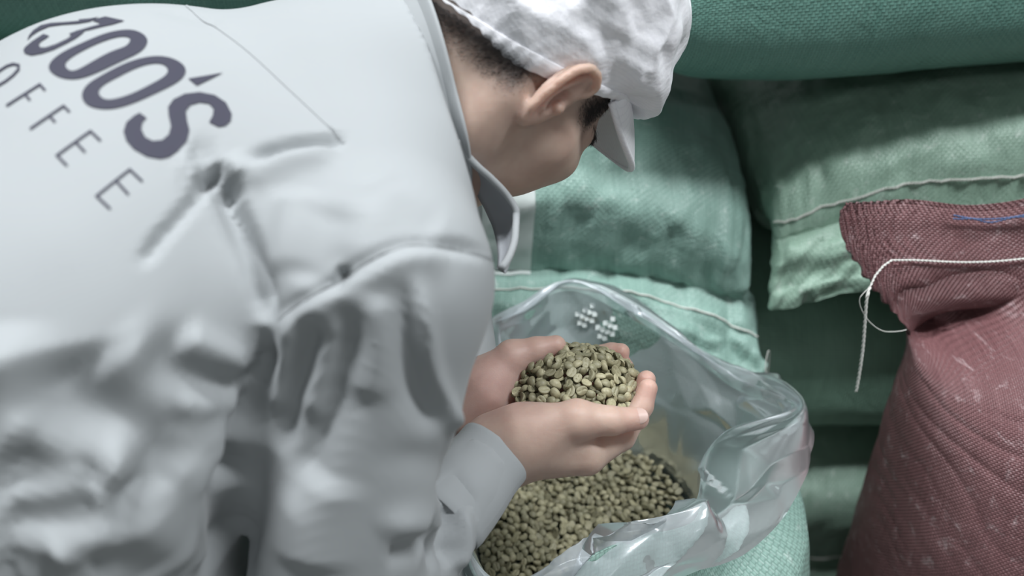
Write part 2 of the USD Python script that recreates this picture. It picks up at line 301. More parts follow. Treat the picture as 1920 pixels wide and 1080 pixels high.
def end_sack(label, cx, zc, hw, hh, ma, seed, yfront=.99, flap=.10, flap_ang=(15, 35, 55, 65, 70), yaw=0.0, tilt=0.0, warp=None, seam=(), flap_w=1.0, prof=None, group='green coffee sacks stacked against the wall'):
    """A full sack lying with its sewn mouth towards us: the front narrows to a flat sewn strip that hangs down."""
    t = thing('coffee_sack', label, 'sack', (cx, yfront + .45, zc - hh), group)
    x = lambda k: (1.0, yaw, tilt)
    st = []
    for y, z, w, h, sq, ang in prof or ((.92, 0, .85, .05, 2.2, 0), (.90, 0, .93, .55, 2.4, 0), (.80, 0, .99, .92, 2.4, 0), (.5, 0, 1, 1, 2.4, 0), (.2, 0, 1.0, 1.0, 2.3, 0), (.09, 0, .985, .92, 2.15, 0), (.03, -.05, .97, .76, 2.1, 5), (.0, -.14, .955, .52, 2.2, 10), (.0, -.30, .95, .24, 2.1, 10), (.004, -.46, .955 * flap_w, .06, 2.0, 10)):
        st.append([cx, yfront + y, zc + z * hh, *x(0), 0, -math.sin(math.radians(ang)), math.cos(math.radians(ang)), w * hw, h * hh, sq])
    y, z = st[-1][1], st[-1][2]
    for k, ang in enumerate(flap_ang):
        ang = math.radians(ang); y -= flap / 5 * math.cos(ang); z -= flap / 5 * math.sin(ang)
        st.append([cx, y, z, *x(0), 0, -math.sin(ang), math.cos(ang), (.955 + .006 * k) * hw * flap_w, .0035, 2.0])
    V, uv, us = loft(st, 150, 150, seed, .006, [0, .0, .0, 0.001, .002, .004, .007, .007])
    fr = np.clip((yfront + .30 - V[..., 1]) / .30, 0, 1); nv_ = grid_normals(V)
    V = V + nv_ * (fr * .0030 * (1 - np.abs(fbm(V * [34, 22, 28] + seed, 3, seed) - .5) * 5).clip(-.8, 1))[..., None]
    fl = np.clip((yfront - .01 - V[..., 1]) / .03, 0, 1); V = V + (fl * (.016 * (fbm(V * [16, 26, 26] + seed, 3, seed + 3) - .5) * 2 + .006 * (1 - np.abs(fbm(V * [22, 40, 40] + seed, 2, seed + 4) - .5) * 6).clip(-.5, 1)))[..., None] * np.array([0, -.55, .8])
    if warp is not None: V = warp(V)
    V[:, -1] = V[:, 0]
    b = obj('sack_body', grid(V), ma, t, uv=uv.reshape(-1, 2))
    return t, V, us, uv
def thread_on(V, row, c0, c1, off=.0025):
    """A line of points along a ring of the sack, lifted off it."""
    P = V[row, c0:c1]; n = grid_normals(V)[row, c0:c1]; return P + n * off

def side_sack(name_label, cx, cy, cz, hl, hd, hh, ma, seed, yaw=0.0, roll=0.0, group='green coffee sacks stacked against the wall'):
    """A full sack lying along the wall, its long flank towards us."""
    t = thing('coffee_sack', name_label, 'sack', (cx, cy, cz - hh), group)
    ax = nrm([1, yaw, roll]); wd = nrm(np.cross(ax, EZ)) * -1
    st = []
    for s, w, h, sq in ((-1, .9, .04, 2), (-.97, .95, .10, 2), (-.90, 1, .55, 2.2), (-.75, 1, .9, 2.5), (-.4, 1, 1, 2.7), (.4, 1, 1, 2.7), (.75, 1, .9, 2.5), (.9, 1, .55, 2.2), (.97, .95, .1, 2), (1, .9, .04, 2)):
        c = np.array([cx, cy, cz]) + ax * s * hl
        st.append([*c, *wd, 0, 0, 1, w * hd, h * hh, sq])
    V, uv, us = loft(st, 120, 140, seed, .005, 0)
    obj('sack_body', grid(V), ma, t, uv=uv[..., ::-1].reshape(-1, 2))
    return t, V

SACKS = {}
# top row
side_sack('deep teal sack lying lengthwise on top of the stack, right of the white cap', .62, 1.265, .993, .58, .29, .142, M['green_c'], 1, yaw=.10, roll=.055)
side_sack('deep green sack of the top row behind the bent back, partly hidden by the shirt', -.62, 1.28, .995, .58, .27, .135, M['green_c'], 2, yaw=.0)
# middle row
tB, VB, uB, _ = end_sack('pale teal sack with a white stripe, its sewn end sagging over the open bag', .004, .696, .282, .126, M['green_a'], 3, yfront=.975, flap_w=1.055, flap=.125, flap_ang=(12, 35, 52, 62, 68), tilt=-.03, warp=lambda V: V - np.stack([0 * V[..., 0], .25 * (k := .048 * np.clip((V[..., 0] - .10) / .19, 0, 1) ** 1.6 * np.clip((1.02 - V[..., 1]) / .07, 0, 1)), k], -1))
tC, VC, uC, _ = end_sack('leaf green sack of the middle row, behind the red sack, with two seam lines', .580, .708, .284, .134, M['green_b'], 4, yfront=1.0, flap=.085, flap_ang=(25, 55, 68, 74, 78), tilt=.035,
                          prof=((.92, 0, .85, .05, 2.2, 0), (.90, 0, .93, .55, 2.4, 0), (.80, 0, .99, .92, 2.4, 0), (.5, 0, 1, 1, 2.4, 0), (.2, 0, 1.0, 1.0, 2.3, 0), (.09, .02, .985, .91, 2.15, 0), (.03, .07, .97, .72, 2.1, 5), (.0, .10, .96, .46, 2.1, 5), (-.012, .11, .955, .2, 2.1, 5), (-.013, .09, .955, .05, 2.0, 5)),
                          warp=lambda V: V - np.stack([0 * V[..., 0], .25 * (k := .034 * np.clip((.46 - V[..., 0]) / .17, 0, 1) ** 1.4 * np.clip((1.0 - V[..., 1]) / .02, 0, 1)), k], -1))
tC2, _, _, _ = end_sack('green sack of the middle row, hidden behind the bent back', -.60, .715, .29, .135, M['green_a'], 5, yfront=1.0, flap=.08)
# lower rows
side_sack('dark green sack in shadow, second from the floor, between open bag and red sack', .62, 1.27, .432, .60, .28, .131, M['green_d'], 6, yaw=0)
side_sack('dark green sack in shadow behind the left rim of the open bag', -.60, 1.27, .435, .58, .28, .135, M['green_d'], 7)
tE, VE, uE, _ = end_sack('green sack at the bottom of the stack, beside the foot of the red sack', .47, .150, .285, .135, M['green_b'], 8, yfront=.99, flap=.06)
tE2, _, _, _ = end_sack('bottom green sack hidden behind the open bag', -.12, .150, .285, .135, M['green_d'], 9, yfront=1.0, flap=.05)

# seams of the sewn ends (the ring runs 0 = right edge, 1/4 = top, 1/2 = left edge)
def seam(t, V, us, u, c0, c1, r=.0013, mat_=None, wob=0.0015):
    i = int(np.argmin(np.abs(us - u))); P = thread_on(V, i, c0, c1, .002)
    obj('seam_thread', twist_thread(P, r), mat_ or M['thread'], t)
NV = 150
def row_of(V, y0):
    """The ring whose top middle first gets nearer than y0."""
    return int(np.argmax(V[:, NV // 4, 1] < y0))
for t, V, us, ring, rr in ((tB, VB, uB, row_of(VB, .975 - .028), .0010), (tC, VC, uC, row_of(VC, 1.0 - .016), .0012), (tE, VE, uE, 130, .0014)):
    seam(t, V, us, us[ring], 1, NV // 2 - 1, rr)

w_ = open_spline([VB[-1, 2], W(1440, 660, 1.10), W(1435, 690, 1.10), W(1437, 705, 1.10), W(1428, 733, 1.10)], 40)
obj('loose_thread', tube(w_, .0007, 6), M['thread'], tB)
# the white stripe printed on the middle sack: a strip of the same surface, lifted by a hair
def strip(t, V, r0, r1, c0, c1, ma, off=.0012, name='printed_stripe'):
    n = grid_normals(V); P = (V + n * off)[r0:r1, c0:c1]; obj(name, grid(P), ma, t)
strip(tB, VB, 40, 127, 36, 42, M['print'])

# ------------------------------------------------------------------ the red sack, standing
red = thing('red_coffee_sack', 'full red woven sack standing at the right, top sewn shut with white thread', 'sack', (.665, .75, 0))
st = []
for z, rx, ry, cy, sq, lean in ((.0, .19, .10, .75, 2.3, 0), (.02, .23, .15, .75, 2.4, 0), (.15, .262, .175, .75, 2.4, 0), (.35, .272, .18, .75, 2.4, 0), (.48, .272, .175, .75, 2.4, 0), (.56, .272, .16, .755, 2.4, 0), (.625, .270, .146, .765, 2.3, 0), (.668, .268, .118, .776, 2.2, 0), (.695, .270, .066, .786, 2.1, 0), (.712, .282, .024, .793, 2, 0), (.730, .300, .009, .800, 2, 0), (.760, .326, .005, .815, 2, 0), (.790, .346, .006, .830, 2, 0), (.806, .349, .008, .837, 2, 0), (.817, .343, .007, .842, 2, 0)):
    st.append([.665, cy, z, 1, .02, 0, 0, -1, 0, rx, ry, sq])
RV, Ruv, Rus = loft(st, 260, 260, 21, .004, 0)
Rn = grid_normals(RV)
def push(px, py, rad, amt, d=None):
    """Dents the sack around the place the photograph shows at (px, py)."""
    global RV
    o = CAM; r = nrm(W(px, py, 1.0) - o); rel = RV - o; dd = np.linalg.norm(rel - (rel @ r)[..., None] * r, axis=-1)
    front = (Rn * (RV - o)).sum(-1) < 0
    RV = RV + (np.exp(-(dd / rad) ** 2) * amt * front)[..., None] * np.array([0, 1.0, -.2])
push(1800, 600, .026, .055); push(1815, 650, .030, .022); push(1770, 655, .020, .035); push(1735, 618, .014, .03); push(1850, 585, .03, .035); push(1715, 575, .014, .02)
zz = RV[..., 2]; an = np.linspace(0, 2 * np.pi, RV.shape[1])
# slanting tension folds on the body, gathers at the pinched ear
fold = np.abs(noise(np.stack([RV[..., 0] * 5 + RV[..., 2] * 3, RV[..., 1] * 5, RV[..., 2] * 26 + RV[..., 0] * 12 + 6 * noise(RV * 7, 8)], -1), 3) - .5) * 2
RV = RV - Rn * (.0024 * noise(RV * 11, 9) * (1 - fold) ** 4 * ((zz < .67) & (zz > .02)))[..., None]
ear = np.exp(-((RV[..., 0] - .345) / .035) ** 2) * (zz > .70)
RV = RV + Rn * (ear * .003 * np.sin(RV[..., 0] * 900 + RV[..., 2] * 250))[..., None]
tw = np.clip((zz - .73) / .08, 0, 1); RV[..., 2] -= tw * (.010 * np.exp(-((RV[..., 0] - .46) / .05) ** 2) - .008 * np.exp(-((RV[..., 0] - .53) / .05) ** 2)); RV[..., 1] += tw * .006 * (noise(RV * [26, 0, 12], 4) - .5)
RV[:, -1] = RV[:, 0]
obj('sack_body', grid(RV), M['red'], red, uv=Ruv.reshape(-1, 2))
nn = RV.shape[1] - 1
def red_line(z, x0, x1, off=.003, wob=0):
    """A line along the front of the flat top at height z."""
    i = int(np.argmin(np.abs(RV[:, nn // 4, 2] - z))); cols = np.arange(1, nn // 2); P = RV[i, cols]
    m = (P[:, 0] > x0) & (P[:, 0] < x1); P = P[m]; return P[np.argsort(P[:, 0])] + np.array([0, -off, off * .5])
P = red_line(.768, .385, .98); dd0 = (P[0] - CAM) @ FWD
P = np.vstack([Wl([(1631, 539, dd0 - .012), (1641, 517, dd0 - .010), (1656, 499, dd0 - .007), (1672, 488, dd0 - .004)]), P])
obj('seam_thread', twist_thread(P, .0010), M['thread'], red)
a0 = P[0]
hang = lambda px, py: W(px, py, (a0[1] - .006) / (FWD[1] + UP[1] * (540 - py) / FPX))
tail = open_spline([a0, a0 + [-.003, -.006, -.006], hang(1622, 600), hang(1617, 660), hang(1605, 734)], 60)
obj('loose_thread', twist_thread(tail, .0014, .006), M['thread'], red)
wisp = open_spline([a0, hang(1612, 560), hang(1632, 605), hang(1665, 622), hang(1700, 618)], 50)
obj('thread_wisp', tube(wisp, .0004, 5), M['thread'], red)
P = red_line(.812, .42, .98, .007); P[:, 2] += .004 * np.sin(P[:, 0] * 23)
obj('blue_thread', cat([twist_thread(P + [0, 0, .0015], .0009), twist_thread(P + np.stack([0 * P[:, 0], 0 * P[:, 0] - .001, .0018 * np.sin(P[:, 0] * 160)], 1), .0009)]), M['thread_blue'], red, label='loose navy thread along the folded top hem')
# ------------------------------------------------------------------ the open sack, its liner and the beans
BC = np.array([.105, .69, 0])
NT = 260
crest = closed_spline(Wl([(1490, 768, .965), (1440, 738, 1.00), (1375, 708, 1.03), (1250, 622, 1.05), (1150, 562, 1.07), (1062, 530, 1.085), (990, 570, 1.06), (915, 606, 1.03), (850, 690, .98), (838, 850, .90), (868, 1000, .82), (930, 1090, .785), (1010, 1078, .775), (1090, 1030, .785), (1180, 987, .80), (1290, 958, .84), (1312, 905, .89), (1330, 850, .92), (1410, 800, .945)]), NT)
outer = closed_spline(Wl([(1506, 800, .965), (1462, 742, 1.02), (1390, 712, 1.05), (1262, 628, 1.08), (1160, 566, 1.10), (1064, 540, 1.11), (980, 575, 1.09), (895, 612, 1.06), (830, 690, 1.01), (800, 860, .93), (820, 1040, .85), (900, 1190, .80), (1000, 1240, .79), (1120, 1200, .80), (1250, 1120, .815), (1390, 1040, .84), (1470, 960, .875), (1500, 890, .915), (1512, 840, .945)]), NT)
BB = np.array([.08, .668, 0])
def ellipse(z, rx, ry, c=BC):
    a = np.arctan2(crest[:, 1] - c[1], crest[:, 0] - c[0]); return np.stack([c[0] + rx * np.cos(a), c[1] + ry * np.sin(a), np.full(NT, z)], 1)
inner = ellipse(.486, .110, .162, BB); mid = .45 * inner + .55 * crest; mid[:, 2] = .585
def rings(keys, us, n):
    from scipy.interpolate import PchipInterpolator
    return PchipInterpolator(us, np.array(keys))(np.linspace(0, 1, n))
def close(V): return np.concatenate([V, V[:, :1]], 1)
def uv_of(V):
    du = np.r_[0, np.cumsum(np.linalg.norm(np.diff(V, axis=0), axis=2).mean(1))]; dv = np.r_[0, np.cumsum(np.linalg.norm(np.diff(V, axis=1), axis=2).mean(0))]
    return np.stack(np.broadcast_arrays(dv[None, :], du[:, None]), -1).reshape(-1, 2)
over = .5 * crest + .5 * outer + [0, 0, .012]
LV = close(rings([inner, mid, .25 * mid + .75 * crest, crest + [0, 0, .004], over, outer], [0, .28, .47, .6, .78, 1], 150))
def sheet_normals(V):
    a = np.gradient(V, axis=0); b = np.gradient(V, axis=1); b[:, 0] = b[:, -1] = V[:, 1] - V[:, -2]; return nrm(np.cross(a, b))
Ln = sheet_normals(LV)
u = np.linspace(0, 1, 150)[:, None]
def ridged(p, seed): return (1 - np.abs(fbm(p, 2, seed) - .5) * 4).clip(-.5, 1)
from scipy.interpolate import LinearNDInterpolator
def facets(n, seed, ku):
    """Crumpled film: flat facets meeting in sharp creases, over (angle, way along the sheet)."""
    r = np.random.default_rng(seed); a_, b_, h_ = r.random(n) * 2 * np.pi, r.random(n), r.normal(0, 1, n)
    a_, b_, h_ = np.r_[a_ - 2 * np.pi, a_, a_ + 2 * np.pi], np.tile(b_, 3), np.tile(h_, 3); b_ = b_ * 1.3 - .15
    th_, uu_ = np.meshgrid(np.linspace(0, 2 * np.pi, NT + 1), np.linspace(0, 1, 150))
    return np.nan_to_num(LinearNDInterpolator(np.c_[a_ * 2.2, b_ * ku], h_)(np.c_[th_.ravel() * 2.2, uu_.ravel() * ku]).reshape(th_.shape))
crinkle = .0078 * facets(110, 45, 4.5) + .0030 * facets(420, 46, 5.5) + .007 * (fbm(LV * [6, 6, 5], 2, 40) - .5) * 2
LVw = LV + Ln * (crinkle * np.clip(u * 3, .05, 1))[..., None]
LVw[:, -1] = LVw[:, 0]
bag = thing('open_coffee_sack', 'open green woven sack lined with clear plastic, full of green coffee beans', 'sack', (BC[0], BC[1], 0))
# woven cloth: up the outside, over the rim and down behind the liner
out = lambda V, d: V + nrm((V - BC) * [1, 1, 0]) * d
SV = close(rings([ellipse(.0, .13, .13), ellipse(.012, .165, .175), ellipse(.16, .195, .21), ellipse(.38, .20, .215), out(ellipse(.56, .185, .19), .0), out(.35 * mid + .65 * crest, .016) - [0, 0, .018], out(crest, .004) - [0, 0, .012], out(mid, .006) - [0, 0, .01], out(inner, .006) - [0, 0, .02]], [0, .03, .2, .4, .58, .68, .72, .86, 1], 160))
Sn = sheet_normals(SV); SV = SV + Sn * (.006 * (fbm(SV * 9, 4, 50) - .5) * 2)[..., None] * np.clip(np.linspace(0, 1, 160) * 8, 0, 1)[:, None, None]; SV[:, -1] = SV[:, 0]
obj('sack_body', grid(SV), M['green_a'], bag, uv=uv_of(SV))
obj('plastic_liner', grid(LVw), M['film'], bag, uv=uv_of(LVw))
# two chequered marks printed on the inside of the cloth
def surf_at(V, px, py):
    P = V.reshape(-1, 3); r = nrm(W(px, py, 1.) - CAM); rel = P - CAM; t = rel @ r; d = np.linalg.norm(rel - t[:, None] * r, axis=1)
    c = np.argsort(d)[:8]; return P[c[np.argmin(t[c])]]
marks = []
for (x0, y0) in ((1100, 593), (1138, 618)):
    for a in range(5):
        for b in range(4):
            if (a + b) % 2: continue
            px, py = x0 + (a - 2) * 7 + (b - 1.5) * 2, y0 + (b - 1.5) * 8 - (a - 2) * 4; c = surf_at(SV, px, py); rr = nrm(CAM - c)
            q = [W(px + sx * 4.3, py + sy * 4.4, (c - CAM) @ FWD) + rr * .003 for sx, sy in ((-1, -1), (1, -1), (1, 1), (-1, 1))]
            marks.append((np.array(q), np.array([[0, 1, 2], [0, 2, 3]])))
obj('printed_mark', cat(marks), M['print'], bag, smooth=False, label='pale chequered print on the woven cloth')

# ---- beans
def bean_mesh(seed, L=.0092, Wd=.0070, H=.0043, nu=18, nv=11):
    a = np.linspace(0, 2 * np.pi, nu, endpoint=False); V = []
    for k in range(nv):
        f = -np.pi / 2 + np.pi * k / (nv - 1)
        x = np.cos(a) * np.cos(f); y = np.sin(a) * np.cos(f); z = np.full(nu, np.sin(f))
        x = np.sign(x) * np.abs(x) ** .93
        V.append(np.stack([x, y, z], 1))
    V = np.array(V); z = V[..., 2]
    z = np.where(z < 0, z * .42, z)
    g = np.exp(-(V[..., 1] + .10 * np.sin(V[..., 0] * 3 + seed)) ** 2 / .018) * (np.abs(V[..., 0]) < .93)
    z = z + np.where(V[..., 2] < 0, g * .30 * np.clip(-V[..., 2] * 3, 0, 1), 0)
    V[..., 2] = z
    V *= [L / 2, Wd / 2, H * .62]; V *= 1 + .10 * (noise(V * 300 + seed * 9, seed) - .5)[..., None]
    V[..., 2] -= .002 * (V[..., 0] / L * 2) ** 2 * (.3 + .25 * (seed % 3))
    v, f = grid(np.concatenate([V, V[:, :1]], 1)); m = trimesh.Trimesh(v, f, process=True); m.merge_vertices(); m.fix_normals(); return m
BEANS = [bean_mesh(k, *d) for k, d in enumerate([(.0101, .0076, .0049), (.0094, .0079, .0051), (.0109, .0075, .0047), (.0090, .0071, .0049), (.0098, .0081, .0043)])]
rng = np.random.default_rng(11)
from scipy.spatial.transform import Rotation as Rot
from scipy.spatial import cKDTree
def scatter(n_try, sample, dmin, rng):
    """Dart throwing with an even spacing."""
    P = sample(n_try); keep = []; cell = {}
    for i, p in enumerate(P):
        k = tuple((p / dmin).astype(int)); ok = True
        for o in np.ndindex(3, 3, 3):
            for j in cell.get((k[0] + o[0] - 1, k[1] + o[1] - 1, k[2] + o[2] - 1), ()):
                if ((P[j] - p) ** 2).sum() < dmin * dmin: ok = False; break
            if not ok: break
        if ok: keep.append(i); cell.setdefault(k, []).append(i)
    return P[keep]
def bean_rot(nv, rng, tilt=.55):
    """Random lie on a slope nv: half of the beans flat side up."""
    z = nrm(nv + rng.normal(0, tilt, 3)); z = z if rng.random() < .62 else -z
    x = nrm(np.cross(z, rng.normal(0, 1, 3))); return np.stack([x, np.cross(z, x), z], 1)
proto_made = {}
def place_bean(p, R, k, label, group):
    first = k not in proto_made; path = numbered('/World', 'coffee_bean')
    if first:
        m = usdkit.mesh(stage, path, (np.array(BEANS[k].vertices), np.array(BEANS[k].faces)), M['bean'], smooth=True); proto_made[k] = path; pr = m.GetPrim()
    else:
        pr = stage.DefinePrim(path); pr.GetReferences().AddInternalReference(proto_made[k])
    q = Rot.from_matrix(R).as_quat(); x = UsdGeom.Xformable(pr)
    x.ClearXformOpOrder()
    x.AddTranslateOp().Set(Gf.Vec3d(*map(float, p))); x.AddOrientOp().Set(Gf.Quatf(float(q[3]), *map(float, q[:3])))
    tag(pr, label, 'coffee bean', group)
# the heap in the hands: an uneven mound, its outline as it lies between palms and fingers
HC = W(1082, 722, .822); HX = nrm([1, .25, 0]); HY = np.array([-HX[1], HX[0], 0])
HRX, HRY, HH = .053, .050, .026
def heap_z(a, b):
    r2 = (a / HRX) ** 2 + (b / HRY) ** 2; return HH * (1 - r2) + .004 * (noise(np.stack([a * 60, b * 60, 0 * a], -1), 5) - .5) - .012 * np.clip(a / HRX, 0, 1) ** 2 * np.clip(-b / HRY, 0, 1)
def heap_sample(n, drop=0.0, s=1.0):
    r = np.sqrt(rng.random(n)) * s; t = rng.random(n) * 2 * np.pi; a, b = HRX * r * np.cos(t), HRY * r * np.sin(t)
    return HC + a[:, None] * HX + b[:, None] * HY + (heap_z(a, b) - drop)[:, None] * EZ
def heap_n(p):
    a, b = (p - HC) @ HX, (p - HC) @ HY; return nrm(2 * HH * a / HRX ** 2 * HX + 2 * HH * b / HRY ** 2 * HY + EZ)
top = scatter(9000, lambda n: heap_sample(n), .0066, rng)
for p in top: place_bean(p, bean_rot(heap_n(p), rng), int(rng.integers(5)), 'small pale green coffee bean of the heap held in the two cupped hands', 'coffee beans heaped in the cupped hands')
under = [q for dr in (.0048, .0095) for q in scatter(6000, lambda n: heap_sample(n, dr, .97), .0066, rng)]
# the beans in the sack
BEAN_Z = .503
def bag_sample(n, dz=0.0):
    r = np.sqrt(rng.random(n)); t = rng.random(n) * 2 * np.pi; x, y = BB[0] + .110 * r * np.cos(t), BB[1] + .162 * r * np.sin(t)
    z = BEAN_Z + .018 * (fbm(np.stack([x * 9, y * 9, 0 * x], -1), 3, 61) - .5) * 2 + .012 * r ** 3 - dz; return np.stack([x, y, z], 1)
lay1 = scatter(60000, lambda n: bag_sample(n), .0066, rng); lay2 = scatter(30000, lambda n: bag_sample(n, .005), .0070, rng)
dep = (lay1 - CAM) @ FWD; pxx = 960 + FPX * (lay1 @ RT) / dep; pyy = 540 - FPX * ((lay1 - CAM) @ UP) / dep
vis = np.where((pxx > 925) & (pxx < 1100) & (pyy > 930) & (pyy < 1075))[0]; near = vis[np.argsort(dep[vis])][:max(0, 295 - len(top))]
for i in near: place_bean(lay1[i], bean_rot(EZ, rng, .45), int(rng.integers(5)), 'small green coffee bean lying loose in the near part of the open sack', 'coffee beans in the near part of the open sack')
rest = np.delete(lay1, near, 0)
def instancer(name, pts, normals, label, group=None):
    path = numbered('/World', name); pi = UsdGeom.PointInstancer.Define(stage, path); rel = pi.CreatePrototypesRel()
    for k, b in enumerate(BEANS):
        m = usdkit.mesh(stage, f'{path}/bean' + (f'_{k:03d}' if k else ''), (np.array(b.vertices), np.array(b.faces)), M['bean'], smooth=True); rel.AddTarget(m.GetPath())
    pts = np.asarray(pts); q = np.array([Rot.from_matrix(bean_rot(n, rng, .5)).as_quat() for n in normals])
    pi.CreatePositionsAttr(Vt.Vec3fArray.FromNumpy(pts.astype(np.float32))); pi.CreateProtoIndicesAttr(Vt.IntArray.FromNumpy(rng.integers(0, 5, len(pts)).astype(np.int32)))
    pi.CreateOrientationsAttr(Vt.QuathArray([Gf.Quath(float(a[3]), float(a[0]), float(a[1]), float(a[2])) for a in q]))
    tag(pi.GetPrim(), label, 'coffee beans', group, 'stuff')
instancer('loose_coffee_beans', np.vstack([rest, lay2]), [EZ] * (len(rest) + len(lay2)), 'shaded mass of green coffee beans filling the open sack')
instancer('heaped_coffee_beans', np.array(under), [EZ] * len(under), 'beans buried inside the heap in the cupped hands')
NBEANS = (len(top), len(near), len(rest), len(under))
# ------------------------------------------------------------------ the person
def fromcam(v): v = np.asarray(v, float); return v[0] * RT + v[1] * UP + v[2] * FWD
BETA = math.radians(50.0); LEAN = .16
_e = nrm([.715, .70, 0]); _g = np.array([_e[1] * math.cos(BETA), -_e[0] * math.cos(BETA), math.sin(BETA)])
HF = nrm(fromcam(math.sqrt(1 - LEAN ** 2) * _g - LEAN * _e)); HU = nrm(fromcam(math.sqrt(1 - LEAN ** 2) * _e + LEAN * _g)); HR = np.cross(HF, HU)      # head: face, crown, right ear
HM = np.stack([HR, HF, HU])
EAR = W(1046, 193, .715); HO = EAR - .075 * HR
hd = lambda x, y, z: HO + x * HR + y * HF + z * HU
N = W(680, 215, .755); SH = W(712, 530, .63); SHL = 2 * N - SH + np.array([.02, 0, -.06])
SP = nrm([.87, .45, .2]); TR = nrm(np.cross(SP, EZ))
T1 = N - .19 * SP - .002 * EZ; T2 = W(60, 700, .665); PEL = W(-190, 1090, .68)
EL = W(605, 1215, .69); WR = W(922, 857, .775); ELL = np.array([-.10, .86, -.50 + 1.30]); WL = W(865, 772, .845)
person = thing('person', 'person in a pale grey work shirt and white cap bent over, both hands cupped', 'person', (-.55, .48, 0))

# --- hands -------------------------------------------------------------
def chain(p, pts, rad, k=.004):
    d = None
    for a, b, ra, rb in zip(pts[:-1], pts[1:], rad[:-1], rad[1:]):
        e = rc(p, a, b, ra, rb); d = e if d is None else smin(d, e, k)
    return d
RH = dict(
    wrist=W(925, 846, .785), fore=WR + .6 * (EL - WR),
    thumb=Wl([(985, 815, .775), (1082, 787, .765), (1146, 789, .768), (1196, 785, .775)]), thumb_r=[.021, .0155, .0112, .0088],
    index=Wl([(1098, 852, .782), (1165, 818, .795), (1204, 762, .803), (1215, 728, .805)]), index_r=[.0155, .0112, .0088, .0078],
    middle=Wl([(1085, 850, .805), (1165, 808, .820), (1204, 740, .825), (1212, 712, .822)]), middle_r=[.0145, .0112, .0090, .0078],
    ring=Wl([(1065, 840, .825), (1150, 796, .840), (1186, 740, .842), (1190, 716, .838)]), ring_r=[.014, .0105, .0086, .0074],
    little=Wl([(1045, 825, .838), (1110, 792, .852), (1142, 752, .853), (1150, 735, .85)]), little_r=[.013, .0095, .0078, .0068])
LH = dict(
    wrist=W(872, 775, .845), fore=WL + .6 * (ELL - WL),
    thumb=Wl([(915, 725, .835), (962, 672, .832), (1006, 658, .832), (1042, 648, .832)]), thumb_r=[.0215, .0155, .0118, .0088],
    index=Wl([(1040, 690, .868), (1105, 672, .872), (1146, 662, .872), (1164, 660, .868)]), index_r=[.0145, .0108, .0088, .0078],
    middle=Wl([(1042, 715, .868), (1110, 704, .876), (1152, 692, .874), (1171, 688, .868)]), middle_r=[.0145, .0112, .0090, .0080],
    ring=Wl([(1035, 742, .868), (1100, 742, .876), (1140, 725, .876), (1158, 716, .872)]), ring_r=[.014, .0105, .0086, .0074],
    little=Wl([(1020, 765, .865), (1075, 765, .872), (1110, 752, .872), (1125, 745, .87)]), little_r=[.013, .0095, .0078, .0068])
def perp(v): v = nrm(v); return nrm(EZ - (EZ @ v) * v)
def hand(p, H, right):
    w, f = H['wrist'], H['fore']
    d = rc(p, f, w, .028, .0262)
    palm = None
    for key, ra, rb in (('index', .021, .0165), ('middle', .0205, .0165), ('ring', .019, .0155), ('little', .0185, .0145)):
        e = rc(p, w + .25 * (H[key][0] - w), H[key][0], ra, rb); palm = e if palm is None else smin(palm, e, .012)
    d = smin(d, palm, .02)
    th = rc(p, w + .15 * (H['thumb'][0] - w), H['thumb'][0], .022, H['thumb_r'][0]); d = smin(d, th, .02)
    d = smin(d, rc(p, H['thumb'][0], H['thumb'][1], H['thumb_r'][0], H['thumb_r'][1]), .016)
    tt = chain(p, H['thumb'][1:], H['thumb_r'][1:], .003); d = smin(d, tt, .004)
    for key in ('index', 'middle', 'ring', 'little'):
        P, r = H[key], H[key + '_r']
        fin = chain(p, P, r, .003)
        d = smin(d, fin, .0035)
    return d
def hands(p):
    d = np.full(len(p), 1.0)
    for H, c in ((RH, W(1050, 820, .79)), (LH, W(980, 720, .85))):
        m = np.linalg.norm(p - c, axis=1) < .34
        if m.any(): d[m] = np.minimum(d[m], hand(p[m], H, H is RH))
    return d

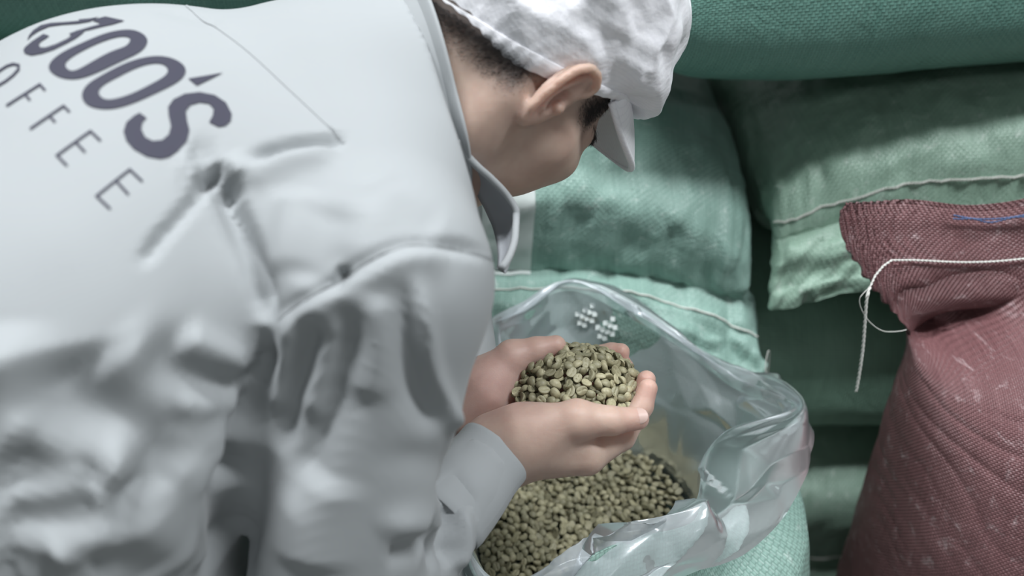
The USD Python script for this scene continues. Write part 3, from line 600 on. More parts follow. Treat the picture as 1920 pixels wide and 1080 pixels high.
# --- head and neck -----------------------------------------------------
def ear_sdf(q):
    """q: head frame, right ear (x outwards)."""
    e = np.array([.0, -.08, .997]); g = np.array([.0, .997, .08])       # long axis leans back; g points to the face
    # plane of the ear stands off the head: outwards and backwards
    o = np.array([.0765, .004, .003]); out = nrm(np.array([.975, .02, -.06]))   # outward normal of the auricle
    gx = nrm(g - (g @ out) * out); ex = np.cross(gx, out); ex = ex if ex[2] > 0 else -ex
    d = q - o; a, b, c = d @ gx, d @ ex, d @ out                           # a: to the face, b: up, c: out
    a = (a + .012) / .90; b = (b + .002) / .93; c = c / .93
    # outline: wide above, narrow lobe
    t = np.linspace(-.35 * np.pi, 1.35 * np.pi, 26) + 0
    rx = .0165 + .0035 * np.sin(t); ca = -rx * np.cos(np.pi - t) ; 
    K = np.stack([np.interp(np.linspace(0, 1, 30), np.linspace(0, 1, 11), [.010, .012, .016, .014, .004, -.008, -.0165, -.0185, -.016, -.011, -.004]),
                  np.interp(np.linspace(0, 1, 30), np.linspace(0, 1, 11), [.003, .012, .022, .030, .0345, .032, .022, .008, -.008, -.021, -.029]),
                  np.interp(np.linspace(0, 1, 30), np.linspace(0, 1, 11), [-.004, .0, .004, .006, .007, .008, .009, .009, .007, .004, .001])], 1)
    Q = np.stack([a, b, c], 1)
    hel, at = seg_dist(Q, K); hel = hel - np.interp(at, [0, .15, .5, .8, 1], [.0022, .0034, .0040, .0036, .0050])
    plate = smin(ell(Q, np.array([-.002, .004, .001]), [.0178, .0310, .0050]), rc(Q, np.array([.004, .026, .001]), np.array([.009, .012, .0]), .0055, .005), .004)
    A = np.array([[.0, .024, .004], [-.006, .016, .006], [-.0105, .006, .0068], [-.0095, -.006, .006], [-.004, -.014, .005]])
    ant, _ = seg_dist(Q, A); ant = ant - .0030
    lobe = ell(Q, np.array([-.003, -.026, .001]), [.0085, .010, .0042])
    tra = sph(Q, np.array([.008, -.004, .004]), .0048)
    con = ell(Q, np.array([.0005, -.002, .0072]), [.0085, .0115, .0100])
    d = smin(plate, lobe, .006); d = smin(d, hel, .003); d = smin(d, ant, .003); d = smax(d, -con, .003); d = smin(d, tra, .004)
    att = rc(q, np.array([.064, .0, .016]), np.array([.066, .0, -.016]), .012, .010)
    return smin(d, att, .006)
def head_local(q):
    s = q.copy(); s[:, 0] = np.abs(s[:, 0])
    d = ell(q, np.array([0, -.014, .045]), [.0765, .0975, .088])
    d = smin(d, ell(q, np.array([0, .028, -.030]), [.060, .068, .085]), .03)
    d = smin(d, rc(s, np.array([.049, -.002, -.058]), np.array([.012, .074, -.104]), .0165, .014), .03)
    d = smin(d, sph(s, np.array([.037, .056, -.032]), .025), .025)
    d = smin(d, rc(s, np.array([.054, .044, -.010]), np.array([.048, .070, -.008]), .020, .017), .02)
    d = smin(d, rc(s, np.array([.020, .088, .022]), np.array([.046, .068, .020]), .010, .009), .015)
    d = smin(d, rc(q, np.array([0, .090, .016]), np.array([0, .104, -.026]), .0085, .0110), .010)
    d = smin(d, sph(s, np.array([.011, .096, -.029]), .0085), .008)
    d = smax(d, -sph(s, np.array([.032, .104, .002]), .0165), .012)
    d = smin(d, sph(s, np.array([.031, .0775, .001]), .0125), .004)
    d = smin(d, rc(s, np.array([.0, .0985, -.058]), np.array([.022, .086, -.061]), .006, .0035), .006)
    d = smin(d, rc(s, np.array([.0, .0965, -.069]), np.array([.019, .085, -.066]), .0065, .0035), .006)
    d = smin(d, sph(q, np.array([0, .082, -.104]), .0145), .02)
    return d
NECK0, NECK1 = hd(0, -.022, -.03), None
NECK1 = N + .01 * SP
def head_fn(p):
    q = (p - HO) @ HM.T
    d = head_local(q)
    d = smin(d, rc(p, NECK0, NECK1, .054, .060), .03)
    scm = rc(q, np.array([.060, -.022, -.030]), np.array([.030, .010, -.15]), .014, .012); d = smin(d, scm, .02)
    n = np.linalg.norm(q - [.08, -.01, 0], axis=1) < .07
    if n.any(): d[n] = smin(d[n], ear_sdf(q[n]), .004)
    q2 = q * [-1, 1, 1]; n = np.linalg.norm(q2 - [.08, -.01, 0], axis=1) < .07
    if n.any(): d[n] = smin(d[n], ear_sdf(q2[n]), .004)
    return d
def inner_body(p):
    d = ecap(p, N - .07 * SP, T1, .13, .14, perp(T1 - N), .55); d = smin(d, ecap(p, T1, T2, .14, .13, perp(T2 - T1), .6), .05); d = smin(d, ecap(p, T2, PEL, .13, .13, perp(PEL - T2), .65), .05)
    d = smin(d, rc(p, N, NECK0, .055, .05), .03)
    d = smin(d, chain(p, [N - .03 * SP, SH, EL, RH['fore']], [.06, .050, .036, .027], .02), .03)
    d = smin(d, chain(p, [N - .03 * SP, SHL, ELL, LH['fore']], [.06, .050, .036, .027], .02), .03)
    return d
HIPR, HIPL = PEL + TR * .09, PEL - TR * .09
FTR, FTL = np.array([-.46, .22, .07]), np.array([-.50, .52, .07])
KNR, KNL = .5 * (HIPR + FTR) + [.10, -.03, .03], .5 * (HIPL + FTL) + [.10, .02, .03]
def legs(p, g=0.0):
    d = sph(p, PEL, .15 + g)
    for h, k, f in ((HIPR, KNR, FTR), (HIPL, KNL, FTL)):
        d = smin(d, chain(p, [h, k, f], [.088 + g, .062 + g, .045 + g], .03), .04)
    return d
def skin_tint(v, base=(.485, .355, .29)):
    c = np.tile(np.array(base), (len(v), 1)); q = (v - HO) @ HM.T
    def mixc(w, col):
        nonlocal c; w = np.clip(w, 0, 1)[:, None]; c = c * (1 - w) + np.array(col) * w
    s = np.abs(q[:, 0])
    lip = np.exp(-((q[:, 2] + .0635) / .007) ** 2) * (s < .023) * (q[:, 1] > .085); mixc(lip * .8, (.42, .22, .20))
    ear = np.exp(-(((np.linalg.norm(q[:, 1:] - [-.014, .004], axis=1)) / .03) ** 4)) * (s > .072); mixc(ear * .30, (.50, .27, .22))
    # close-cropped hair shows on the scalp as a grey shade: nape, temple
    nape = np.clip((q[:, 2] + .052 - .35 * (q[:, 1] + .06)) / .03, 0, 1) * np.clip((-.016 - q[:, 1]) / .02, 0, 1) * (s < .09)
    temple = np.clip(1 - np.abs(q[:, 1] - .036) / .024, 0, 1) ** .5 * np.clip((q[:, 2] - .004) / .02, 0, 1)
    crown = np.clip((q[:, 2] - .06) / .02, 0, 1)
    onear = ear_sdf(q * np.where(q[:, :1] < 0, [-1, 1, 1], [1, 1, 1])) < .0035
    mixc(np.maximum(np.maximum(nape, temple * .9), crown) * .88 * ~onear, (.035, .032, .032))
    brow = np.exp(-((q[:, 2] - .026 + .2 * (s - .035) ** 2 * 20) / .0045) ** 2) * (s > .012) * (s < .056) * (q[:, 1] > .06); mixc(brow * .85, (.03, .025, .025))
    lash = np.exp(-((np.abs(np.linalg.norm(np.stack([s - .031, (q[:, 2] + .002) * 2.0], 1), axis=1) - .0125)) / .0022) ** 2) * (q[:, 1] > .072) * (q[:, 2] < .003); mixc(lash * .8, (.04, .03, .03))
    # hands: pinker palms and fingertips
    for H in (RH, LH):
        for k in ('thumb', 'index', 'middle', 'ring', 'little'):
            mixc(np.exp(-(np.linalg.norm(v - H[k][3], axis=1) / .016) ** 2) * .45, (.56, .30, .26))
    pal = W(930, 715, .80); mixc(np.exp(-(np.linalg.norm(v - pal, axis=1) / .05) ** 2) * .55, (.52, .32, .30))
    return c
hv, hf = sdf_mesh(hands, [-.14, .42, .64], [.20, .80, .86], .0022)
def kn_n(): pass
ev, ef = sdf_mesh(head_fn, HO - [.24, .24, .20], HO + [.19, .17, .20], .0022)
iv, if_ = sdf_mesh(lambda p: smin(inner_body(p), legs(p, -.02), .04), [-.85, .05, .03], [.15, 1.0, 1.25], .012)
bv, bf = cat([(ev, ef), (hv, hf), (iv, if_)])
obj('body', (bv, bf), M['skin'], person, col=skin_tint(bv))
# --- the shirt ---------------------------------------------------------
CP0, CP1, CP2 = W(785, 0, .725), W(852, 200, .70), W(840, 310, .80)
CPN = nrm(np.cross(CP1 - CP0, CP2 - CP0)); CPN = CPN if CPN @ SP > 0 else -CPN
def shirt_base(p):
    d = ecap(p, N - .05 * SP - .01 * EZ, T1, .14, .165, perp(T1 - N), .60)
    d = smin(d, ecap(p, T1, T2, .165, .158, perp(T2 - T1), .72), .05)
    d = smin(d, ecap(p, T2, PEL, .158, .17, perp(PEL - T2), .85), .05)
    d = smin(d, rc(p, N - .02 * SP, SH, .072, .068), .05)
    d = smin(d, rc(p, N - .02 * SP, SHL, .072, .068), .05)
    d = smin(d, rc(p, N - .03 * SP, NECK0 * .6 + N * .4, .075, .064), .03)
    d = smin(d, rc(p, W(115, 930, .69), W(130, 1180, .70), .10, .125), .05)
    d = smin(d, rc(p, W(355, 610, .685), W(330, 800, .70), .082, .066), .05)
    d = smin(d, rc(p, W(220, 960, .76), W(300, 1250, .78), .10, .13), .03)
    return d
def sleeves(p):
    d = chain(p, [SH, EL, WR + .2 * (EL - WR)], [.069, .054, .032], .03)
    d = smin(d, rc(p, WR + .25 * (EL - WR), WR + .0 * (EL - WR), .032, .030), .01)
    d2 = chain(p, [SHL, ELL, WL + .12 * (ELL - WL)], [.08, .062, .040], .03)
    return np.minimum(d, d2)
def shirt_fn(p):
    d = smin(shirt_base(p), sleeves(p), .018)
    d = smax(d, np.where(np.linalg.norm(p - CP1, axis=1) < .22, (p - CP1) @ CPN + .009, -1), .003)
    # neck opening and cuffs are hollow
    d = smax(d, -rc(p, NECK0, N + .02 * SP, .061, .062), .004)
    for w, e, r in ((WR, EL, .0325), (WL, ELL, .034)):
        a = nrm(w - e); cutp = (p - w) @ a + .004
        d = np.where(np.linalg.norm(p - w, axis=1) < .09, smax(d, cutp, .003), d)
    return d
SLO, SHI = np.array([-.85, .10, .50]), np.array([.16, 1.0, 1.24])
sv, sf = sdf_mesh(shirt_fn, SLO, SHI, .0032)
# folds: lines drawn over the cloth (half width, height; negative = furrow), laid on the surface and kept there as relief
FOLDS = [
    ([(396, 326), (425, 370), (452, 435), (478, 500), (494, 560), (500, 612)], .0062, -.0155),
    ([(500, 606), (497, 680), (480, 740), (455, 800), (446, 860), (455, 930)], .0075, -.014),
    ([(400, 330), (350, 392), (300, 448), (262, 505)], .0031, -.0062),
    ([(652, 264), (570, 268), (505, 283), (462, 305)], .0048, -.0095),
    ([(640, 285), (570, 292), (500, 315), (450, 350)], .010, .006),
    ([(404, 330), (425, 345), (440, 372)], .005, -.010), ([(372, 318), (392, 318), (418, 326)], .005, -.008), ([(378, 352), (384, 336), (398, 330)], .0045, -.007), ([(415, 300), (440, 318), (462, 330)], .008, .005),
    ([(388, 322), (404, 336)], .0075, -.019),
    ([(330, 300), (372, 322), (392, 350)], .010, .005),
    ([(350, 288), (400, 303)], .012, -.006),
    ([(500, 612), (560, 568), (640, 523), (700, 486), (780, 457), (850, 461), (936, 490)], .0040, -.005),
    ([(520, 628), (575, 588), (650, 545), (705, 508), (780, 480), (850, 484)], .010, .006),
    ([(630, 515), (646, 525)], .006, -.009),
    ([(600, 575), (572, 660), (540, 760), (515, 850)], .010, -.009),
    ([(560, 590), (528, 690), (500, 780)], .009, .006),
    ([(668, 560), (645, 660), (610, 770), (570, 880), (545, 960)], .012, -.009),
    ([(632, 575), (605, 690), (565, 800)], .009, .006),
    ([(720, 540), (705, 640), (680, 760)], .014, .006),
    ([(778, 500), (792, 600), (806, 690), (830, 750), (858, 795)], .0070, .0085),
    ([(755, 520), (768, 640), (790, 730), (835, 800)], .011, -.008),
    ([(690, 880), (760, 860), (850, 880)], .012, -.004), ([(700, 1000), (770, 980), (830, 1000)], .012, .007), ([(720, 1040), (800, 1020)], .010, -.007),
    ([(600, 880), (580, 980), (575, 1080)], .02, .008),
    ([(690, 340), (760, 390), (830, 440)], .016, -.003), ([(640, 380), (600, 450), (560, 540)], .018, -.004), ([(560, 350), (540, 430), (530, 520)], .014, .005),
    ([(730, 330), (690, 420), (660, 500)], .014, .003), ([(300, 15), (360, 30), (420, 40)], .01, -.002),
    ([(852, 872), (880, 905), (892, 945), (886, 985)], .0035, -.003), ([(843, 882), (868, 922), (878, 955)], .006, -.008), ([(832, 940), (833, 1000), (846, 1060)], .008, -.011), ([(862, 950), (872, 1010), (852, 1070)], .008, .007), ([(800, 960), (806, 1020), (815, 1075)], .008, -.008), ([(820, 900), (845, 960), (858, 1010)], .006, -.005),
    # lower back and flank, bunched over the hip
    ([(8, 600), (15, 700), (55, 795), (130, 850), (220, 868), (290, 905)], 0.0179, 0.0172),
    ([(60, 660), (95, 735), (160, 785), (235, 808), (310, 860), (345, 892)], 0.0291, -0.0198),
    ([(330, 632), (400, 668), (485, 697)], 0.0106, 0.0106), ([(250, 668), (330, 690), (420, 715), (478, 735)], 0.0168, -0.0119),
    ([(190, 640), (290, 730), (345, 800), (370, 850)], 0.0202, 0.0079), ([(330, 770), (400, 765), (470, 745)], 0.0090, 0.0046), ([(310, 790), (380, 792), (450, 775)], 0.0090, -0.0040),
    ([(0, 850), (60, 878), (140, 888), (215, 895)], 0.0179, -0.0119), ([(0, 928), (80, 934), (160, 922), (190, 905)], 0.0134, 0.0092),
    ([(0, 968), (100, 965), (200, 945)], 0.0134, -0.0079), ([(0, 1000), (90, 1018), (165, 1008), (235, 985)], 0.0134, 0.0086),
    ([(0, 1045), (60, 1045), (110, 1035)], 0.0134, -0.0079), ([(20, 1080), (90, 1040), (130, 1010)], 0.0112, 0.0053),
    ([(240, 975), (238, 935), (290, 915), (345, 893)], 0.0067, -0.0046), ([(250, 960), (275, 1010), (310, 1035), (370, 1010)], 0.0179, 0.0079), ([(160, 1075), (230, 1050), (300, 1070)], 0.0179, -0.0066),
    ([(385, 850), (382, 930), (385, 1010), (372, 1080)], 0.0134, 0.0079), ([(420, 850), (418, 930), (425, 1040)], 0.0202, -0.0145),
]
FOLD3 = []
for px_, wd_, am_ in FOLDS:
    K_ = np.array(px_, float); K_ = open_spline(K_, 26)
    P_, hit_ = trace(shirt_fn, K_[:, 0], K_[:, 1])
    if hit_.sum() > 2: FOLD3.append((P_[hit_], wd_, am_))
def relief(v):
    """Height of the folds over the plain cloth at the points v."""
    D = .0015 * (fbm(v * [14, 14, 10], 2, 70) - .5) * 2 + .0015 * (fbm(v * 5, 2, 71) - .5) * 2
    for K, w, am in FOLD3:
        lo_, hi_ = K.min(0) - 3.2 * w, K.max(0) + 3.2 * w
        m = np.where(((v > lo_) & (v < hi_)).all(1))[0]
        if not len(m): continue
        d, at = seg_dist(v[m], K)
        D[m] += am * np.exp(-(d / w) ** 2) * (lambda z_: z_ * z_ * (3 - 2 * z_))(np.clip(np.minimum(at, 1 - at) * 4.5 + .06, 0, 1)) * (d < 3 * w)
    return D
near_rim = np.minimum(np.abs((sv - CP1) @ CPN) + (np.linalg.norm(sv - CP1, axis=1) > .2), np.minimum(np.linalg.norm(sv - WR, axis=1), np.linalg.norm(sv - WL, axis=1)) - .05)
sn = vnormals(sv, sf); sD = relief(sv) * np.clip(near_rim / .02, 0, 1)
def relax(v, f, n, lam=.5):
    from scipy.sparse import coo_matrix
    e = np.vstack([f[:, [0, 1]], f[:, [1, 2]], f[:, [2, 0]]]); e = np.vstack([e, e[:, ::-1]]); A = coo_matrix((np.ones(len(e)), (e[:, 0], e[:, 1])), shape=(len(v), len(v))).tocsr(); A.data[:] = 1
    k = np.maximum(np.asarray(A.sum(1)).ravel(), 1)[:, None]
    for _ in range(n): v = v + lam * (A @ v / k - v); v = v - .52 * (A @ v / k - v)
    return v
sw = relax(sv + sn * sD[:, None], sf, 3, .5); swn = vnormals(sw, sf); KD = cKDTree(sw)
def cuff(w, e, r0, r1, seed):
    a = nrm(w - e); u_ = nrm(np.cross(a, EZ)); v_ = np.cross(a, u_); an_ = np.linspace(0, 2 * np.pi, 73); rows = []
    for s_, r_ in ((-.062, r0 * 1.03), (-.058, r0 * 1.06), (-.05, r0 * 1.05), (-.03, r0), (-.01, r1), (.004, r1 * .99), (.0062, r1 * .975), (.005, r1 * .95), (-.01, r1 * .94), (-.03, r1 * .93)):
        rr_ = r_ * (1 + .035 * np.sin(2 * an_ + seed) + .02 * np.sin(3 * an_ + 2 * seed + s_ * 30)); rows.append(w + a * s_ + rr_[:, None] * (np.cos(an_)[:, None] * u_ + np.sin(an_)[:, None] * v_))
    K_ = np.array(rows); from scipy.interpolate import PchipInterpolator
    return grid(PchipInterpolator(np.linspace(0, 1, len(K_)), K_)(np.linspace(0, 1, 50)))
shirt = obj('shirt', (sw, sf), M['shirt'], person)
obj('cuff', cuff(WR, EL, .0335, .0308, 1.0), M['shirt'], shirt); obj('cuff', cuff(WL, ELL, .0335, .0315, 2.0), M['shirt'], shirt)
def on_shirt(px, py, lift):
    P, h = trace(shirt_fn, px, py); e = .003; f0 = shirt_fn(P)
    n = nrm(np.stack([shirt_fn(P + np.eye(3)[k] * e) - f0 for k in range(3)], 1)); nr = np.minimum(np.abs((P - CP1) @ CPN) + (np.linalg.norm(P - CP1, axis=1) > .2), 1)
    Q = P + n * (relief(P) * np.clip(nr / .02, 0, 1))[:, None]
    for _ in range(2):
        dd_, ii_ = KD.query(Q, 4); w_ = 1 / (dd_ + 1e-5); w_ /= w_.sum(1, keepdims=True); c_ = (sw[ii_] * w_[..., None]).sum(1); n_ = nrm((swn[ii_] * w_[..., None]).sum(1))
        Q = Q - (((Q - c_) * n_).sum(1) - lift)[:, None] * n_
    return Q, h
from shapely.geometry import Polygon, LineString
def inlay(shape, lift=.0007, step=6):
    """A flat shape drawn over the photograph's shirt, laid on the cloth."""
    v2, f2 = trimesh.creation.triangulate_polygon(shape, engine='earcut'); v3 = np.c_[v2, np.zeros(len(v2))]
    v3, f2 = trimesh.remesh.subdivide_to_size(v3, f2, step, max_iter=12); v3, inv_ = np.unique(np.round(v3, 3), axis=0, return_inverse=True); f2 = inv_.ravel()[f2]
    P, h = on_shirt(v3[:, 0], v3[:, 1], lift); f2 = f2[h[f2].all(1)]
    L = np.linalg.norm(P[f2] - P[np.roll(f2, 1, axis=1).reshape(f2.shape)], axis=2).max(1); f2 = f2[L < .03]
    n = np.cross(P[f2[:, 1]] - P[f2[:, 0]], P[f2[:, 2]] - P[f2[:, 0]]); fl = (n * (CAM - P[f2[:, 0]])).sum(1) < 0; f2[fl] = f2[fl][:, ::-1]
    from scipy.sparse import coo_matrix
    from scipy.sparse.csgraph import connected_components
    if len(f2):
        k = connected_components(coo_matrix((np.ones(2 * len(f2)), (np.r_[f2[:, 0], f2[:, 1]], np.r_[f2[:, 1], f2[:, 2]])), shape=(len(P), len(P))), directed=False)[1]; f2 = f2[k[f2[:, 0]] == np.bincount(k[f2[:, 0]]).argmax()]
    us_, iv_ = np.unique(f2, return_inverse=True)
    return P[us_], iv_.reshape(-1, 3)
Z1 = lambda L: [(x / 4.154, y / 4.154) for x, y in L]
Z2 = lambda L: [(100 + x / 2.842, 40 + y / 2.842) for x, y in L]
def sm(L): c = closed_spline(np.array(L, float), 6 * len(L)); return [tuple(q) for q in c]
GLYPHS = [
    Polygon(Z1([(820, 128), (970, 163), (880, 190), (780, 212), (690, 235), (660, 240), (640, 265), (590, 305), (520, 345), (420, 395), (330, 425), (250, 440), (200, 425), (188, 400), (200, 375), (250, 330), (340, 268), (385, 282), (365, 300), (320, 330), (305, 355), (320, 378), (360, 378), (440, 350), (520, 310), (555, 285), (540, 265), (600, 240), (700, 210), (775, 190), (770, 175), (720, 160), (780, 138)])),
    Polygon(Z1([(770, 130), (700, 165), (600, 182), (480, 192), (380, 208), (300, 245), (250, 280), (215, 320), (228, 280), (260, 240), (320, 200), (400, 180), (500, 172), (620, 160), (610, 150), (700, 142)])),
    Polygon(sm([(92.7, 130), (96, 118), (120, 99), (154, 82), (193, 65), (226, 57), (251, 57), (269, 64.6), (276, 75), (272, 87.5), (258, 100), (234, 112), (205.6, 126), (170, 142), (139, 149), (114, 145.6), (100, 138.5)]),
            [sm([(244, 73), (239, 84), (216, 94.5), (181, 112), (149, 130), (132, 133), (123, 124), (128, 114), (156, 96), (191.5, 79), (220, 70), (235.5, 69)])]),
    Polygon(sm([(348, 131.5), (343, 144), (325, 158), (290, 175.5), (251, 193), (216, 203.6), (188, 204.7), (163, 196.6), (154.5, 181), (161.6, 163), (188, 144), (227, 123), (262, 110), (297, 105), (325, 110), (343, 121)]),
            [sm([(315, 131.5), (309, 142), (283, 158), (248, 175.5), (216, 186), (195, 186), (185.5, 175.5), (191.5, 163), (220, 145.6), (255, 128), (286.5, 119), (307.6, 121.6)])]),
    Polygon([(353, 147), (418, 136), (369, 160)]),
    Polygon(Z2([(880, 562), (830, 537), (850, 500), (855, 465), (830, 437), (780, 430), (730, 445), (705, 478), (712, 530), (725, 580), (710, 640), (670, 690), (620, 725), (570, 737), (500, 725), (430, 685), (390, 640), (375, 590), (390, 540), (430, 505), (460, 488), (497, 515), (475, 540), (468, 575), (490, 620), (530, 640), (580, 635), (615, 605), (628, 560), (615, 500), (612, 455), (640, 415), (700, 385), (780, 375), (860, 390), (920, 430), (950, 490), (945, 530), (918, 556)]))]
def strokes(Ls, w): return [LineString(L).buffer(w / 2, cap_style=2, join_style=2) for L in Ls]
from shapely import union_all
small = [[[(-14, 165), (-14, 150), (0, 135), (14, 126), (26, 122), (36, 124), (36, 132), (26, 143), (12, 154), (0, 161), (-14, 165)]],
         [[(13, 200), (75, 159), (85, 170)], [(48, 178), (57, 189)]], [[(57, 243), (120, 200), (131, 211)], [(94, 219), (104, 230)]],
         [[(126, 311), (107, 291.6), (170, 247), (189, 265)], [(142, 267), (160, 286)]], [[(207, 393.6), (181.6, 369), (243.6, 320), (267, 342.6)], [(218, 341), (241, 367)]]]
for L in small: GLYPHS.append(union_all(strokes(L, 4.6)))
for g in GLYPHS:
    g = g.buffer(0)
    for q in getattr(g, 'geoms', [g]):
        P, f2 = inlay(q)
        if len(f2): obj('printed_letter', (P, f2), M['ink'], shirt)
for L in ([(350, 12), (450, 82), (550, 172), (645, 264)], [(522, 598), (560, 568), (640, 523), (700, 486), (780, 457), (850, 461), (926, 487)]):
    P, f2 = inlay(LineString(open_spline(L, 30)).buffer(2.0), .0005, 8); obj('seam', (P, f2), M['shirt'], shirt)

# --- collar: a stand round the neck and a loop of placket that hangs open under the chin
def sheet(A, B, th, n=70, m=8, bulge=0.0):
    A, B = open_spline(A, n), open_spline(B, n); t = np.linspace(0, 1, m)[:, None, None]; V = A[None] * (1 - t) + B[None] * t
    a = np.gradient(V, axis=0); b = np.gradient(V, axis=1); nn_ = nrm(np.cross(a, b)); V = V + nn_ * (bulge * np.sin(np.pi * t))
    U = np.concatenate([V + nn_ * th / 2, (V - nn_ * th / 2)[::-1], (V + nn_ * th / 2)[:1]], 0); return U
nax = nrm(NECK0 - NECK1); c0 = NECK1 + nax * (((CP1 - NECK1) @ CPN) / (nax @ CPN)); cu = nrm(np.cross(CPN, EZ)); cv = np.cross(CPN, cu); NA = 120; ca = np.linspace(0, 2 * np.pi, NA + 1)
cw = np.cos(ca)[:, None] * cu + np.sin(ca)[:, None] * cv; rs = np.linspace(.02, .14, 161)
def ring_out(fn, cen, thr):
    F = fn((cen + rs[:, None, None] * cw[None]).reshape(-1, 3)).reshape(len(rs), -1) > thr; k = np.where(F.any(0), F.argmax(0), 90); r = rs[k].clip(.04, .105)
    r[-1] = r[0]; k_ = np.exp(-np.linspace(-2, 2, 9) ** 2); k_ /= k_.sum(); r = np.convolve(np.r_[r[-5:-1], r, r[1:5]], k_, 'valid'); return cen + r[:, None] * cw
bare = lambda p: rc(p, NECK0, NECK1, .054, .060)
topr = ring_out(head_fn, c0, .006); lowr = ring_out(shirt_fn, c0 - CPN * .026, .0022); midr = .5 * topr + .5 * lowr + (topr - c0) * .03
lowi = ring_out(bare, c0 - CPN * .026, .004)
rows_ = np.array([lowr - (lowr - c0) * .04 - CPN * .004, lowr, midr, topr + (topr - c0) * .012 + CPN * .000, topr + CPN * .0022, topr - (topr - c0) * .03, .5 * topr + .5 * lowi, lowi])
from scipy.interpolate import PchipInterpolator as PC
collar = obj('collar', grid(PC(np.linspace(0, 1, 8), rows_)(np.linspace(0, 1, 40))), M['shirt'], shirt)
rim = Wl([(858, 262, .695), (870, 285, .70), (893, 310, .705), (922, 336, .715), (950, 366, .725), (968, 398, .73), (966, 442, .72), (955, 480, .705), (940, 502, .69)])
ins = Wl([(860, 285, .72), (872, 315, .74), (890, 350, .75), (908, 385, .76), (922, 415, .76), (930, 440, .75), (934, 462, .735), (936, 484, .72), (934, 505, .70)])
pl = obj('placket', grid(sheet(rim, ins, .003, bulge=-.004)), M['collar_in'], shirt, label='grey inner face of the open front edge')
v_, f_ = tube(open_spline(rim, 60), .0028, 10); obj('hem', (v_, f_), M['shirt'], shirt)
# --- trousers and shoes
tv, tf = sdf_mesh(lambda p: smax(legs(p, .012), .12 - p[:, 2], .01), [-1.0, -.05, .08], [-.05, .85, 1.0], .012)
obj('trousers', (tv, tf), M['trousers'], person)
for f in (FTR, FTL):
    def shoe_fn(p, f=f):
        q = p - f; d = rc(q, np.array([-.05, 0, -.025]), np.array([.0, .0, .03]), .043, .05); d = smin(d, ecap(q, np.array([-.03, 0, -.03]), np.array([.14, .02, -.035]), .045, .045, EZ, .8), .03)
        return smax(d, -.069 - q[:, 2], .004)
    v_, f_ = sdf_mesh(shoe_fn, f - [.13, .09, .09], f + [.22, .11, .11], .006); obj('shoe', (v_, f_), M['shoe'], person)
# --- cap: a soft crown gathered at its rim, and a short visor
CC = np.array([0, .0, .062]); CR = np.array([.089, .120, .087])
def zrim(y): return np.where(y < .045, .018 + .60 * y, .045 + .30 * (y - .045))
def head_radius(d):
    r = np.full(len(d), .22)
    for _ in range(40): r = r - .85 * head_local(CC + r[:, None] * d)
    return r
def cap_pt(az, t):
    """Local point of the crown: az round the head (0 = front), t from the rim (0) to the top (1)."""
    def pt(el):
        d = np.stack([np.cos(el) * np.sin(az), np.cos(el) * np.cos(az), np.sin(el)], -1); re = 1 / np.linalg.norm(d / CR, axis=-1); return d, re
    el0 = np.full(az.shape, -1.35); el1 = np.full(az.shape, .9)
    for _ in range(16):
        mid_ = .5 * (el0 + el1); d, re = pt(mid_); P = CC + d * np.clip(re, .08, .105)[..., None]; up_ = P[..., 2] < zrim(P[..., 1]); el0 = np.where(up_, mid_, el0); el1 = np.where(up_, el1, mid_)
    el = el0 + (np.pi / 2 - el0) * t; d, re = pt(el); rh = head_radius(d.reshape(-1, 3)).reshape(az.shape)
    s = np.clip(t / .20, 0, 1); s = s * s * (3 - 2 * s); Q_ = CC + d * rh[..., None]; s = s * (1 - .85 * np.exp(-(np.linalg.norm((np.abs(Q_) * [1, 0, 0] + Q_ * [0, 1, 1]) - [.078, .008, .036], axis=-1) / .032) ** 2)); lo_ = rh + .0045
    r = lo_ * (1 - s) + np.maximum(re, rh + .007) * s
    P = CC + d * r[..., None]; fr_ = np.clip(P[..., 1] / .11, 0, 1) ** 2 * s; return P - np.stack([0 * fr_, -.004 * fr_, .016 * fr_], -1)
az = np.linspace(0, 2 * np.pi, 321); tt = np.linspace(0, 1, 130)
AZ, T_ = np.meshgrid(az, tt)
CV = cap_pt(AZ, T_)
cn = grid_normals(CV)
q_ = CV * 1.0
fold_ = (1 - np.abs(fbm(q_ * [26, 17, 26] + 3.3, 3, 90) - .5) * 5).clip(-.4, 1)
gath = np.sin(AZ * 46 + 6 * noise(q_ * 30, 92)) * np.clip(1 - T_ / .16, 0, 1) * .0004
soft = (fbm(q_ * 11 + 1.7, 2, 93) - .5) * 2
CV = CV + cn * ((.0055 * fold_ + .006 * soft) * np.clip((T_ - .05) / .14, 0, 1) * np.clip((1 - T_) / .05, 0, 1) + gath)[..., None]
CV[:, -1] = CV[:, 0]
ci = CV - grid_normals(CV) * .0022
def toW(L): return HO + L @ HM
capV = np.concatenate([ci[::-1], CV], 0)
cap = obj('cap', grid(toW(capV)), M['cap'], person)
ring_ = CV[2]; band = np.stack([CV[0] - [0, 0, .0], CV[7]], 0)
bn = grid_normals(CV)
bandV = np.stack([CV[0] - bn[0] * .001, CV[0] + bn[0] * .0016, CV[4] + bn[4] * .0018, CV[8] + bn[8] * .0016, CV[8] - bn[8] * .001], 0)
obj('cap_band', grid(toW(bandV)), M['cap'], cap)
va = np.radians(np.linspace(-62, 62, 81)); root = cap_pt(va, np.full(va.shape, .03)) * [.93, .93, 1] + [0, 0, .006]; K_ = np.linspace(0, 1, 26)[:, None, None]
Lv = .078 * np.clip(np.cos(va * 1.44), 0, 1) ** .6
fw = np.stack([.35 * np.sin(va), np.full(va.shape, .86), -.06 - .30 * (np.sin(va)) ** 2], 1); fw = nrm(fw)
VV = root[None] * 1.0 + K_ * Lv[None, :, None] * fw[None]; VV[..., 2] -= .012 * (K_[..., 0] ** 2)
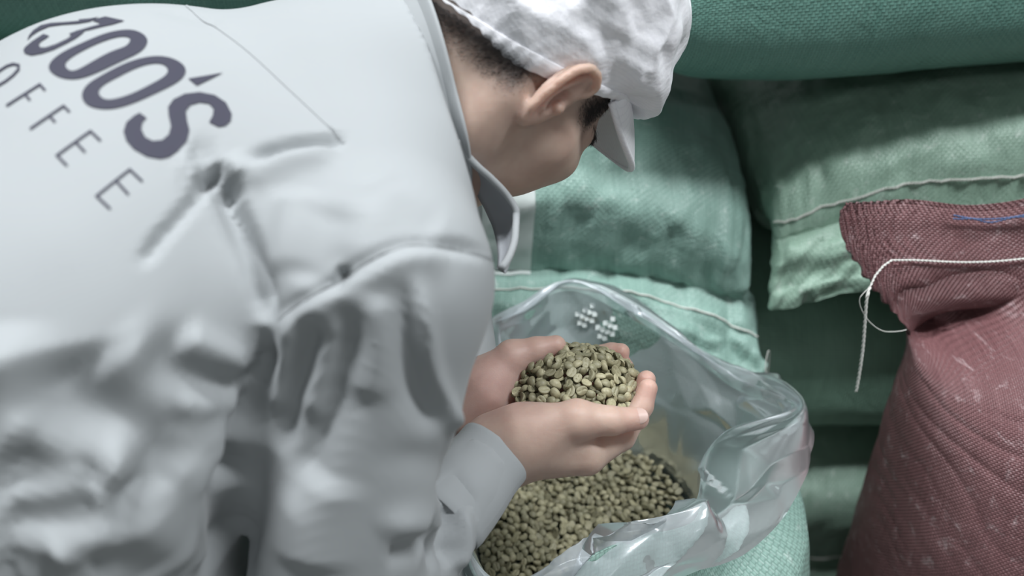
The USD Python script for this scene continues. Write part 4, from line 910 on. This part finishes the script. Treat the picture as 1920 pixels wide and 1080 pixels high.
vn = grid_normals(VV); up_ = np.where(vn[..., 2:] < 0, -1, 1); vn = vn * up_
thv = .0022
obj('visor', grid(toW(np.concatenate([VV + vn * thv, (VV - vn * thv)[::-1], (VV + vn * thv)[:1]], 0))), M['cap'], cap)
edge = np.vstack([VV[-1]]); v_, f_ = tube(toW(edge), .0030, 8); obj('visor_edge', (v_, f_), M['cap'], cap)

# --- close-cropped hair on nape, temple and brow
r2 = np.random.default_rng(5); q = (ev - HO) @ HM.T
tint = skin_tint(ev); dark = np.clip((.40 - tint[:, 0]) / .34, 0, 1); ok = (dark > .12) & (q[:, 2] < zrim(q[:, 1]) + .003)
idx = np.where(ok)[0]; en = vnormals(ev, ef); pick = r2.choice(idx, 15000, p=dark[idx] ** 1.3 / (dark[idx] ** 1.3).sum())
p0 = ev[pick] + r2.normal(0, .0007, (len(pick), 3)); flow = -.55 * HU - .35 * HF * (q[pick, 1] < 0)[:, None] + .25 * HF * (q[pick, 1] > 0)[:, None]
dr = nrm(en[pick] * .45 + flow + r2.normal(0, .22, (len(pick), 3))); ln = (.0025 + .0035 * r2.random(len(pick)))[:, None] * (.4 + .6 * dark[pick])[:, None]
pts = np.stack([p0 - en[pick] * .0006, p0 + dr * ln * .5, p0 + dr * ln + (flow - en[pick] * .2) * ln * .15], 1).reshape(-1, 3)
hc = UsdGeom.BasisCurves.Define(stage, str(person.GetPath()) + '/hair'); hc.CreateTypeAttr('linear')
hc.CreatePointsAttr(Vt.Vec3fArray.FromNumpy((pts - offset(person)).astype(np.float32))); hc.CreateCurveVertexCountsAttr(Vt.IntArray.FromNumpy(np.full(len(pick), 3, np.int32)))
hc.CreateWidthsAttr(Vt.FloatArray.FromNumpy(np.tile(np.array([.00013, .00011, .00005], np.float32), len(pick)))); hc.SetWidthsInterpolation('vertex')
UsdShade.MaterialBindingAPI.Apply(hc.GetPrim()).Bind(M['hair'])
# thumb nail
tp, ti = RH['thumb'][3], RH['thumb'][2]; ax_ = nrm(tp - ti); nn_ = nrm(CAM - tp); nn_ = nrm(nn_ - (nn_ @ ax_) * ax_); nn_ = nrm(nn_ + .35 * UP - (UP @ ax_) * .35 * ax_); sd = np.cross(ax_, nn_)
gu, gv = np.meshgrid(np.linspace(-1, 1, 15), np.linspace(-1, 1, 15)); rr_ = np.maximum(np.abs(gu), np.abs(gv)); ru = gu * np.sqrt(1 - gv ** 2 / 2); rv = gv * np.sqrt(1 - gu ** 2 / 2)
NVv = tp - ax_ * .0015 + (ru * .0062)[..., None] * ax_ + (.0089 * np.sin(rv * .85))[..., None] * sd + (.0091 * np.cos(rv * .85))[..., None] * nn_
obj('thumb_nail', grid(np.concatenate([NVv, (NVv - nn_ * .001)[::-1]], 0)), M['nail'], person, label='short pale thumbnail')
